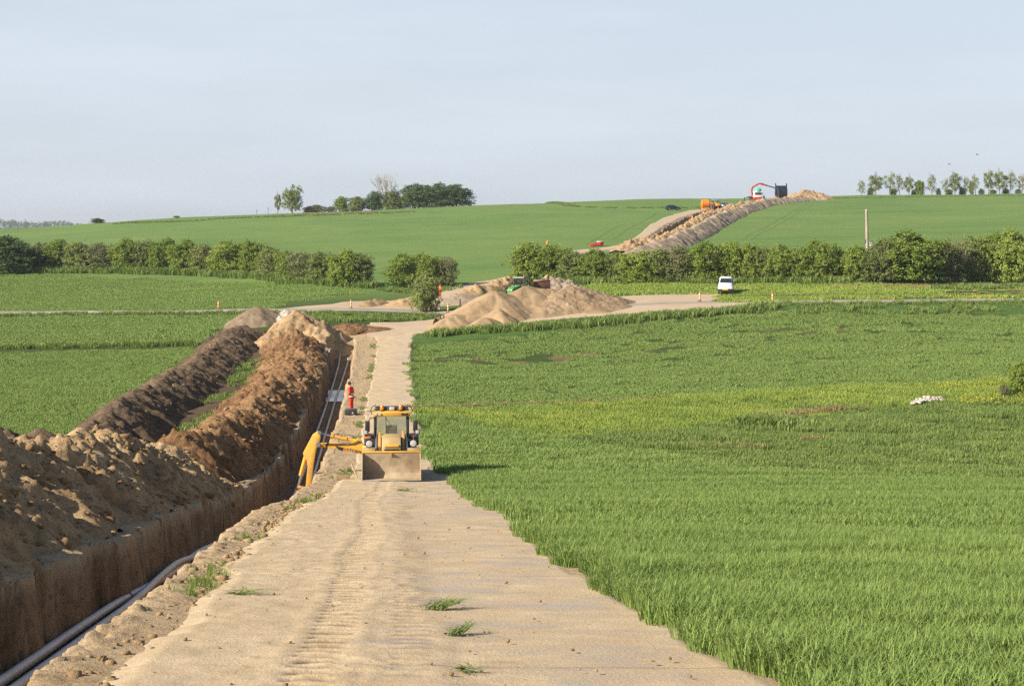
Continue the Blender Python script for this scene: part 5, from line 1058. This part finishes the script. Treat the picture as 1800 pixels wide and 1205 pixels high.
def car(name, loc, rz, label, cat, paint, L, secs, glass, wb, wr, bumper, plate=None, rims=M_STEEL, group=None):
    """secs (y, zb, zt, half width bottom, half width top); front at -y; glass (name, quad corners)"""
    R = empty(name, loc, label, cat, group, (0, 0, rz))
    m = MB(); loft(m, [ring(*s) for s in secs]); bd = m.build('body', paint, R, 0, .75)
    for nm, q in glass:
        g = MB(); a, b, c, d = [Vector(x) for x in q]; n = (b - a).cross(d - a).normalized() * .02
        g.add([a - n, b - n, c - n, d - n, a + n, b + n, c + n, d + n], [(3, 2, 1, 0), (4, 5, 6, 7), (0, 1, 5, 4), (1, 2, 6, 5), (2, 3, 7, 6), (3, 0, 4, 7)]); g.build(nm, M_DGLASS, bd)
    hw = max(s[3] for s in secs)
    for y in wb:
        for s in (-1, 1):
            w = MB(); w.wheel((s * (hw - .09), y, wr), wr, .21); wo = w.build('wheel', M_TYRE, R, 0, .6)
            r = MB(); r.lathe([(.03, s * .04), (wr * .62, s * .08), (wr * .66, s * .11), (wr * .66, 0)], (s * (hw - .09), y, wr), (1, 0, 0), 16); r.build('rim', rims, wo)
    y0 = secs[0][0]; b = MB(); b.box((0, y0 + .12, .42), (hw * 1.96, .34, .30)); b.build('front_bumper', bumper, R, .05)
    b = MB(); b.box((0, secs[-1][0] - .10, .45), (hw * 1.9, .28, .26)); b.build('rear_bumper', bumper, R, .05)
    if plate: b = MB(); b.box((0, y0 - .07, .50), (.60, .02, .15)); b.build('number_plate', plate, R, .005)
    for s in (-1, 1):
        h = MB(); h.box((s * hw * .74, y0 + .10, secs[1][2] - .13), (.34, .12, .19), (-.5, 0, s * .25)); h.build('headlight', M_LAMP, R, .04)
        mr = MB(); mr.box((s * (hw + .12), secs[0][0] + 1.18, 1.08), (.20, .10, .20)); mr.build('wing_mirror', M_BLACK, R, .03)
    return R
VAN = [(-2.05, .28, .72, .74, .70), (-1.95, .24, .93, .84, .74), (-1.15, .24, 1.12, .86, .76), (-.95, .24, 1.18, .86, .74), (-.36, .24, 1.70, .86, .66), (-.1, .24, 1.79, .86, .68), (.6, .24, 1.84, .86, .70), (1.85, .24, 1.82, .86, .69), (2.05, .26, 1.60, .84, .68)]
p = sp(1276, 180.5)
v = car('van', (p.x, p.y, p.z + .07), -.16, 'white delivery van parked on the gravel pad edge facing us', 'van', M_WHITE, 4.1, VAN,
    [('windscreen', ((-.66, -.96, 1.22), (.66, -.96, 1.22), (.58, -.40, 1.68), (-.58, -.40, 1.68))), ('side_window', ((.835, -.75, 1.15), (.835, .25, 1.15), (.745, .2, 1.60), (.745, -.42, 1.58))), ('side_window', ((-.835, .25, 1.15), (-.835, -.75, 1.15), (-.745, -.42, 1.58), (-.745, .2, 1.60)))], (-1.32, 1.32), .31, M_BLACK, M_PLATE)
b = MB(); b.box((0, -1.99, .80), (.9, .05, .10)); b.build('grille', M_BLACK, v, .02)
CAR = [(-2.1, .30, .62, .70, .62), (-1.95, .22, .78, .84, .72), (-1.0, .20, .95, .87, .74), (-.35, .20, 1.34, .87, .60), (.0, .20, 1.44, .87, .60), (.9, .20, 1.47, .87, .60), (1.75, .20, 1.35, .86, .58), (2.05, .26, .98, .82, .66)]
p = at(1183, 369.5, 380); car('car', (p.x, p.y, p.z + .02), math.pi / 2 + .12, 'dark hatchback parked alone in the far green field', 'car', M_NAVY, 4.2, CAR,
    [('windscreen', ((-.6, -1.0, .98), (.6, -1.0, .98), (.54, -.38, 1.33), (-.54, -.38, 1.33))), ('side_window', ((-.80, 1.5, 1.0), (-.80, -.8, 1.0), (-.66, -.3, 1.34), (-.66, 1.3, 1.34))), ('side_window', ((.80, -.8, 1.0), (.80, 1.5, 1.0), (.66, 1.3, 1.34), (.66, -.3, 1.34)))], (-1.3, 1.28), .33, M_NAVY, None, M_WHITE)
SUV = [(-2.3, .40, .90, .80, .76), (-2.2, .36, 1.10, .90, .80), (-1.15, .36, 1.20, .92, .80), (-.55, .36, 1.75, .92, .68), (-.2, .36, 1.85, .92, .70), (1.6, .36, 1.85, .92, .70), (2.2, .40, 1.75, .90, .70), (2.3, .44, 1.1, .88, .78)]
p = sp(1272, 452); car('car', (p.x, p.y, p.z + .02), -.45, 'silver off-road car parked behind the wheeled tractor on the far track', 'car', M_SILVER, 4.6, SUV,
    [('windscreen', ((-.7, -1.12, 1.25), (.7, -1.12, 1.25), (.62, -.58, 1.74), (-.62, -.58, 1.74))), ('side_window', ((.88, -.8, 1.25), (.88, 1.9, 1.25), (.76, 1.7, 1.72), (.76, -.5, 1.72)))], (-1.45, 1.45), .40, M_BLACK, None)

# ---------------- tractors
def tractor(loc, rz, label, hoodm, cabm, extra=None):
    R = empty('tractor', loc, label, 'tractor', None, (0, 0, rz))
    m = MB(); m.prism([(-2.1, .95), (-2.15, 1.45), (-1.9, 1.72), (-.3, 1.95), (-.3, .85), (-1.6, .75)], 'x', -.38, .38); m.build('hood', hoodm, R, .06)
    m = MB(); m.box((0, -.6, .85), (.5, 2.9, .45)); m.box((0, -1.45, .62), (1.5, .2, .2)); m.box((0, .75, .9), (1.5, .3, .35)); m.build('chassis', M_BLACK, R, .03)
    c = MB()
    for s in (-1, 1):
        c.bar((s * .62, -.25, 1.2), (s * .72, -.10, 2.75), .08, .08); c.bar((s * .78, .5, 1.5), (s * .74, .5, 2.75), .06, .06); c.bar((s * .72, 1.25, 1.6), (s * .66, 1.15, 2.75), .08, .08)
    c.box((0, -.25, 1.55), (1.2, .06, .35)); c.box((0, 1.25, 1.65), (1.3, .06, .25)); c.box((0, .5, 1.3), (1.3, 1.4, .08)); cb = c.build('cab', M_BLACK, R, .01)
    m = MB(); m.box((0, .52, 2.84), (1.62, 1.65, .20), top=.88); m.build('cab_roof', cabm, R, .06)
    for nm, cc, s in (('windscreen', (0, -.17, 2.25), (1.22, .012, 1.0)), ('rear_window', (0, 1.22, 2.2), (1.2, .012, .95)), ('side_window', (-.76, .5, 2.15), (.012, 1.3, 1.05)), ('side_window', (.76, .5, 2.15), (.012, 1.3, 1.05))):
        q = MB(); q.box(cc, s); q.build(nm, M_GLASS, cb)
    m = MB(); m.box((0, .7, 1.6), (.5, .5, .5)); m.build('seat', M_BLACK, cb, .06)
    for s in (-1, 1):
        for nm, y, r, w in (('front_wheel', -1.45, .66, .42), ('rear_wheel', .75, .92, .52)):
            q = MB(); q.wheel((s * .92, y, r), r, w, 16); wo = q.build(nm, M_TYRE, R, 0, .6)
            q = MB(); q.lathe([(.05, s * .04), (r * .5, s * .12), (r * .58, s * .17), (r * .58, 0)], (s * .92, y, r), (1, 0, 0), 18); q.build('rim', hoodm, wo)
        q = MB(); q.prism([(-.1, 1.55), (.3, 1.95), (1.2, 1.98), (1.65, 1.5), (1.58, 1.46), (1.15, 1.9), (.32, 1.88), (-.03, 1.5)], 'x', s * .92 - .27, s * .92 + .27); q.build('mudguard', hoodm, R, .02)
        q = MB(); q.tube([(s * .7, -.2, 2.5), (s * 1.15, -.3, 2.45), (s * 1.15, -.3, 2.2)], .02, 6); q.box((s * 1.15, -.32, 2.1), (.2, .08, .36)); q.build('mirror', M_BLACK, R, .01)
        q = MB(); q.box((s * .22, -2.15, 1.42), (.2, .06, .13)); q.build('headlight', M_LAMP, R, .02)
    q = MB(); q.cyl((.45, -.45, 1.6), (.45, -.45, 2.7), .05); q.build('exhaust', M_BLACK, R)
    q = MB(); q.lathe([(.09, 0), (.08, .14), (.01, .18)], (.6, .0, 2.92), (0, 0, 1), 12); q.build('beacon', M_AMBER, R)
    return R
p = sp(913, 186); tractor((p.x, p.y, p.z - .15), -.55, 'green tractor behind the sand heaps, hitched to the red dump trailer', M_GREENP, plain('grey green cab roof', (.16, .20, .17), .5))
p = sp(950, 188); R = empty('dump_trailer', (p.x, p.y, p.z + .05), 'dark red dump trailer behind the sand heaps right of the tractor', 'trailer', None, (0, 0, .1))
m = MB(); m.prism([(-1.0, .85), (1.0, 1.0), (1.05, 2.0), (-1.0, 1.75)], 'y', -1.0, -.94); m.prism([(-1.0, .85), (1.0, 1.0), (1.05, 2.0), (-1.0, 1.75)], 'y', .94, 1.0); m.box((0, 0, .9), (2.0, 1.9, .1), (0, -.05, 0)); m.box((1.0, 0, 1.45), (.08, 1.9, 1.0)); m.box((-1.0, 0, 1.3), (.08, 1.9, .9)); m.bar((-1.0, -1.0, 1.78), (1.05, -1.0, 2.02), .1, .1); m.build('tipper_body', M_DRED, R, .01)
m = MB(); m.box((-1.2, -.6, 1.60), (.55, .9, .40)); m.build('headboard', M_ORANGE, R, .03); m = MB(); m.bar((-2.4, 0, .7), (1.4, 0, .75), .25, .2); m.build('chassis', M_BLACK, R)
for y in (-.9, .9):
    for x in (-.3, .9): w = MB(); w.wheel((x, y, .45), .45, .3, 0, (0, 1, 0)); w.build('wheel', M_TYRE, R, 0, .6)
mnd = MB(); mnd.v, mnd.f = [], []; vv, ff = ico(3, 9); mnd.add([tuple(q * np.array([.95, .9, .5]) + np.array([.05, 0, 1.65])) for q in vv], [tuple(q) for q in ff]); mnd.build('load', M_GREY, R, 0, 1.5)
p = sp(961, 190); s_ = scatter('boulder', [(p.x, p.y, p.z + 2.1)], [.36], M_PALE, [ico(2, 5)], 1.5); tag(s_, 'pointed pale boulder on top of the rubble behind the dump trailer', 'boulder')
p = sp(1258, 447); tractor((p.x, p.y, p.z), .25, 'pale blue tractor with orange front standing on the far track', M_ORANGE, M_BLUE)
# ---------------- cable drums, crane lorry
def drum(loc, rz, label, r, w, m1, m2, posts, base):
    R = empty('cable_drum_trailer', loc, label, 'drum trailer', None, (0, 0, rz)); zc = r + .75
    m = MB(); m.lathe([(r * .3, -w / 2), (r * .93, -w / 2), (r * .95, 0), (r * .93, w / 2), (r * .3, w / 2)], (0, 0, zc), (1, 0, 0), 36); m.build('drum', m1, R, 0, .6)
    for s, mm in ((-1, m1), (1, m2)):
        f = MB(); f.lathe([(r * .1, -.05), (r, -.05), (r, .05), (r * .1, .05)], (s * w / 2, 0, zc), (1, 0, 0), 36); f.build('flange', mm, R, 0, .6)
        b = MB(); b.bar((s * (w / 2 + .2), -1.0, .45), (s * (w / 2 + .2), 1.2, .45), .16, .25); b.bar((s * (w / 2 + .2), 0, .4), (s * (w / 2 + .2), 0, zc + (r * 1.4 if posts else .1)), .34 if posts else .2, .3); b.build('side_frame', m2 if posts else base, R, .02)
        q = MB(); q.wheel((s * (w / 2 + .45), .5, .42), .42, .28); q.build('wheel', M_TYRE, R, 0, .6)
    b = MB(); b.box((0, -1.0, .45), (w + .5, .2, .28)); b.box((0, 1.1, .45), (w + .5, .2, .28)); b.box((-(w / 2 + .22), -.6, 1.1), (.25, .5, 1.6)) if posts else None; b.build('base_frame', base, R, .02)
    if posts: b = MB(); b.box((0, .5, zc + r * .8), (w + .4, .12, r * .5)); b.build('cross_panel', m2, R, .02)
    return R
p = sp(1240, 443); drum((p.x, p.y, p.z), .12, 'orange cable drum on a trailer left of the blue and orange tractor', 1.15, 1.9, M_ORANGE, M_NAVY, False, M_ORANGE)
p = sp(1373, 507); drum((p.x, p.y, p.z - .1), .05, 'huge dark cable drum in a tall frame with orange base on the skyline', 2.1, 3.1, M_NAVY, M_NAVY, True, M_ORANGE)
p = sp(1331, 502); R = empty('crane_lorry', (p.x, p.y, p.z), 'lorry with white cab, teal roof and raised red crane arm on the skyline', 'crane lorry', None, (0, 0, .08), 1.12)
m = MB(); m.box((.1, 0, 1.9), (2.3, 1.7, 1.7)); m.build('cab', M_WHITE, R, .08); m = MB(); m.box((.1, -.87, 2.1), (1.9, .04, .7)); m.build('windscreen', M_DGLASS, R, .02)
m = MB(); m.lathe([(1.15, 0), (1.12, .35), (.95, .7), (.6, .92), (.05, 1.0)], (.1, .1, 2.75), (0, 0, 1), 20); m.build('roof_deflector', M_TEAL, R)
m = MB(); m.box((0, -.85, .75), (2.6, .5, .75)); m.box((-.9, -.95, .5), (.5, .4, .4)); m.build('bumper', M_RED, R, .05); m = MB(); m.box((0, 3.2, .9), (1.0, 7.5, .4)); m.box((0, 4.4, 1.3), (2.4, 5.0, .25)); m.build('chassis', M_BLACK, R, .02)
for s in (-1, 1):
    for y in (-.1, 4.2, 5.4): w = MB(); w.wheel((s * 1.0, y, .5), .5, .34); w.build('wheel', M_TYRE, R, 0, .6)
    q = MB(); q.box((s * 1.35, -.8, 2.1), (.2, .1, .5)); q.build('mirror', M_BLACK, R, .03)
m = MB(); m.bar((-1.0, 1.3, 1.2), (-1.3, 1.3, 3.2), .45, .45, .4, .4); m.bar((-1.3, 1.3, 3.1), (-.9, 1.3, 4.1), .40, .42); m.bar((-.9, 1.3, 4.0), (.9, 1.25, 5.0), .34, .42); m.bar((.8, 1.25, 5.05), (3.0, 1.2, 4.45), .36, .44); cr = m.build('crane_arm', M_RED, R, .03)
m = MB(); m.bar((2.9, 1.2, 4.47), (6.4, 1.1, 3.45), .30, .36); m.bar((1.4, 1.2, 4.95), (2.0, 1.2, 4.8), .38, .46); m.build('arm_extension', plain('dark grey arm', (.09, .10, .13), .5), cr, .02); m = MB(); m.cyl((6.35, 1.1, 3.45), (6.35, 1.1, 1.3), .035); m.box((6.35, 1.1, 1.2), (.25, .2, .4)); m.build('hook', M_STEEL, cr)
m = MB(); m.bar((-1.2, .4, 1.0), (-3.6, .4, 1.0), .18, .18); m.bar((-3.55, .4, 1.0), (-3.55, .4, .05), .16, .16); m.build('outrigger', M_BLACK, R)
# ---------------- red skip and tub
p = at(1043.5, 433.5, 235); R = empty('skip', (p.x, p.y, p.z), 'low red skip in the field edge left of the far dirt track', 'skip', None, (0, 0, .1))
m = MB(); m.prism([(-.62, .05), (.62, .05), (.72, .55), (-.72, .55)], 'y', -.5, .5); m.build('body', M_RED, R, .02); m = MB(); m.box((.3, 0, .57), (.5, .9, .05)); m.build('cover', plain('blue cover', (.06, .08, .3), .5), R)
p = at(1055.5, 432.5, 235); R = empty('round_tub', (p.x, p.y, p.z), 'round red tub with white rim beside the red skip', 'tub', None)
m = MB(); m.lathe([(.46, .05), (.62, .80), (.60, .82), (.1, .78)], (0, 0, 0), (0, 0, 1), 24); m.build('body', M_RED, R); m = MB(); m.lathe([(.60, .79), (.66, .79), (.66, .88), (.60, .88)], (0, 0, 0), (0, 0, 1), 24); m.build('rim', M_WHITE, R)
# ---------------- excavator bucket left on the ground
p = sp(774, 162); R = empty('digging_bucket', (p.x, p.y, p.z + .07), 'worn excavator bucket lying at the left foot of the sand heaps', 'digging bucket', None, (0, 0, -.35))
m = MB(); m.prism([(-.55, .0), (.25, .0), (.62, .25), (.66, .6), (.42, .92), (.36, .88), (.58, .58), (.55, .3), (.22, .07), (-.55, .06)], 'x', -.7, .7)
for s in (-.7, .7): m.prism([(-.55, 0), (.25, 0), (.62, .25), (.66, .6), (.42, .92), (-.15, .55)], 'x', s - .025, s + .025)
m.build('shell', plain('rusty bucket steel', (.33, .25, .17), .7, .2, .3, .3, 2, (.16, .10, .06), .6), R, .01)
m = MB()
for k in range(5): m.bar((-.6 + k * .3, -.5, .03), (-.6 + k * .3, -.75, .02), .1, .06)
m.build('teeth', M_STEEL, R); m = MB()
for s in (-.2, .2): m.prism([(.3, .85), (.6, .7), (.55, 1.1), (.35, 1.15)], 'x', s - .03, s + .03)
m.build('hanger', M_BLACK, R)
# ================================================================ SMALL THINGS
def marker(px, py, label, dmin):
    p = at(px, py, dmin); R = empty('marker_post', (p.x, p.y, p.z + .08), label, 'marker post', 'orange and white marker posts', (0, 0, random.uniform(-.3, .3)), .84)
    for nm, z0, z1, mm, r in (('post', .04, 1.22, M_ORANGE, .10), ('white_band', .78, .96, M_WHITE, .106), ('white_band', .42, .56, M_WHITE, .106)):
        m = MB(); m.lathe([(r * .9, z0), (r, z0 + .02), (r, z1 - .02), (r * .85, z1)], (0, 0, 0), (0, 0, 1), 12); m.build(nm, mm, R)
    m = MB(); m.box((0, 0, .04), (.55, .4, .09), top=.85); m.build('foot', M_BLACK, R, .02)
for a in ((384, 544.6, 'orange and white marker post on the lane edge far left of the sand heaps', 150), (617, 543.5, 'orange and white marker post on the gravel left of the lone bush', 150), (787.5, 550.5, 'orange and white marker post just right of the lone bush, nearer of its pair', 150), (809, 542, 'orange and white marker post against the grey-brown cone behind the lane', 150), (1230, 531, 'orange and white marker post on the gravel pad left of the van', 140), (1358, 533, 'orange and white marker post where the gravel pad meets the lane, right of the van', 140)): marker(*a)
# pole with transformer
p = sp(1525, 199); zt_ = EYE - (369 - CY) / F * p.y; R = empty('utility_pole', (p.x, p.y, p.z - .3), 'tall grey wooden utility pole rising out of the right hedge', 'utility pole'); h = zt_ - p.z + .3
m = MB(); m.tube([(0, 0, 0), (-.05, 0, h * .5), (-.13, 0, h)], [.21, .19, .165], 14); m.build('pole', M_GREYW, R); m = MB(); m.tube([(-.13, 0, h - .02), (-.13, 0, h + .06)], [.18, .15], 12); m.build('cap', M_CONC, R)
zb_ = EYE - (441 - CY) / F * p.y - p.z + .3; m = MB(); m.lathe([(.26, 0), (.28, .05), (.28, 1.0), (.24, 1.08), (.1, 1.12)], (.48, -.1, zb_), (0, 0, 1), 16); tr_o = m.build('transformer', plain('pale grey box paint', (.42, .46, .52), .5), R)
m = MB(); m.box((.24, -.05, zb_ + .85), (.4, .16, .1)); m.box((.24, -.05, zb_ + .15), (.4, .16, .1)); m.lathe([(.05, 0), (.07, .08), (.03, .2)], (.42, -.1, zb_ + 1.1), (0, 0, 1), 8); m.lathe([(.05, 0), (.07, .08), (.03, .2)], (.58, -.1, zb_ + 1.1), (0, 0, 1), 8); m.build('bracket', M_BLACK, tr_o); m = MB(); m.box((-.22, 0, zb_ + 1.2), (.14, .2, .5)); m.build('junction_box', M_BLACK, R, .02)
# thin pole behind the right hedge
p = sp(962, 214); R = empty('warning_pole', tuple(p), 'thin pole with an orange tip poking up above the right hedge', 'warning pole'); h = EYE - (424 - CY) / F * p.y - p.z
m = MB(); m.tube([(-.2, 0, 0), (0, 0, h)], [.10, .09], 8); m.build('pole', M_WOOD, R); m = MB(); m.tube([(-.04, 0, h - .8), (.02, 0, h - .1), (.08, 0, h + .05)], [.13, .15, .1], 8); m.build('tip', M_ORANGE, R)
# low timber fence by the lane
R = None
for i in range(10):
    px = 1662 + i * 26; q = at(px, 521 - i * .45, 150)
    if R is None: R = empty('timber_fence', tuple(q), 'low weathered timber fence among weeds beside the lane at right', 'fence'); o0 = q; rails = []
    m = MB(); r_ = q - o0; m.bar(r_ + Vector((0, 0, -.1)), r_ + Vector((.05, 0, .62 + .1 * (i % 3))), .12, .12); m.build('post', M_WOOD, R); rails.append(r_)
for z in (.28, .50):
    m = MB(); [m.bar(a + Vector((0, -.08, z)), b + Vector((0, -.08, z + .05 * (-1) ** i)), .05, .14) for i, (a, b) in enumerate(zip(rails, rails[1:]))]; m.build('rail', M_WOOD, R)
# stones in the meadow
pos, size = [], []
for _ in range(150):
    a = RNG.uniform(-1, 1); p = at(1630 + a * 28, 708 - a * 4 + RNG.normal(0, 1.6), 80); s = RNG.uniform(.06, .16); pos.append((p.x, p.y, p.z + .16 + RNG.uniform(0, .22) * (1 - abs(a)))); size.append(s)
tag(scatter('stone_pile', pos, size, plain('pale field stone', (.52, .46, .42), .9, 0, .1, .35, 3)), 'low pile of pale field stones in the meadow left of the yellow flowers', 'stone pile')
# timber scraps by the backhoe
p = sp(603, 66.5); R = empty('timber_scrap', (p.x, p.y, p.z + .05), 'two short weathered beams lying on the trench strip beside the loader bucket', 'timber', None, (0, 0, .05))
m = MB(); m.box((0, 0, .10), (.55, .2, .18)); m.build('beam', M_WOOD, R, .01); m = MB(); m.box((-.28, .22, .09), (.22, .25, .16)); m.build('beam', M_GREYW, R, .01)
p = sp(629, 67.5); o = MB().bar((0, 0, .0), (-.28, .1, .62), .05, .04).build('wooden_stake', plain('fresh pale wood', (.55, .42, .24), .8), None); o.location = p; tag(o, 'pale wooden stake leaning against the left side of the loader bucket', 'stake')
# pulled up crop tufts lying on the road
def clump(px, py, w, label, n=60):
    p = at(px, py, 9); R = empty('grass_clump', (p.x, p.y, p.z + .06), label, 'grass clump', 'grass clumps dropped on the road', (0, 0, random.uniform(-.9, .7)))
    V, Q, T = tuft(n, .11, .10, .26, .012, 1.5, int(px)); V = V.copy(); V[:, 0] += np.clip(V[:, 2], 0, 1) * 1.1; V *= w
    V[:, 0] *= 1.35; V[:, 2] *= .5; V[:, 2] = np.maximum(V[:, 2], 0)
    link('blades', np_mesh('blades', V, [Q, T]), M_VERGE, R)
    k = [tuple((RNG.normal(0, .05) * w, RNG.normal(0, .04) * w, .01)) for _ in range(12)]; o = scatter('root_soil', k, [.022 * w] * 12, M_BROWN); o.parent = R
clump(765, 1078, 1.0, 'dark green grass clump lying across the middle seam of the road, largest one', 90); clump(798, 1124, 0.8, 'bright green grass clump lying on the road below the largest clump')
clump(808, 1187, .7, 'flattened grass clump lying on the road nearest to the bottom picture edge', 40); clump(705, 865, 1.6, 'small dried grass clump lying on the road in front of the loader bucket', 30); clump(410, 1052, 1.0, 'grass clump sprouting at the left edge of the road near the trench lip', 50)
# stakes on the skyline, birds
for px, h, lb in ((451, 1.6, 'short dark stake on the skyline left of the sapling'), (471, 2.2, 'taller dark stake on the skyline just left of the sapling')):
    p = sp(px, 524); m = MB(); m.tube([(0, 0, -.2), (.1, 0, h)], [.07, .05], 6); m.box((.12, 0, h - .2), (.35, .06, .3)); o = m.build('skyline_stake', M_BARK, None); o.location = p; tag(o, lb, 'stake', 'stakes on the skyline')
for px, py, lb in ((1718, 272, 'small dark bird in flight, the higher one'), (1669, 289, 'small dark bird in flight, the lower one')):
    d_ = 260; x = (px - CX) / F * d_; R = empty('bird', (x, d_, EYE - (py - CY) / F * d_), lb, 'bird', 'birds over the right tree row', (0, .2, .6))
    m = MB(); m.tube([(0, -.16, 0), (0, -.05, .01), (0, .08, 0), (0, .22, 0)], [.02, .06, .055, .015], 8); m.build('body', M_BLACK, R)
    for s in (-1, 1): m = MB(); m.add([(0, -.06, .02), (s * .22, -.02, .14), (s * .42, .10, .05), (s * .22, .10, .13), (0, .07, .02), (s * .22, .04, .155)], [(0, 1, 5), (1, 2, 5), (2, 3, 5), (3, 4, 5), (4, 0, 5), (0, 4, 3, 1), (1, 3, 2)]); m.build('wing', M_BLACK, R)
# ================================================================ HAZE (air over the whole scene)
m = bpy.data.materials.new('haze'); m.use_nodes = True; hn = m.node_tree.nodes; hn.remove(hn['Principled BSDF'])
pv = hn.new('ShaderNodeVolumePrincipled'); pv.inputs['Color'].default_value = (.80, .87, .97, 1); pv.inputs['Density'].default_value = .00014; pv.inputs['Anisotropy'].default_value = .2
m.node_tree.links.new(pv.outputs[0], hn['Material Output'].inputs['Volume'])
b = MB(); b.box((0, 3200, (52 - 30) / 2), (9400, 6900, 52 + 30)); hz_ = b.build('haze', m, None, 0, 0); tag(hz_, kind='stuff')
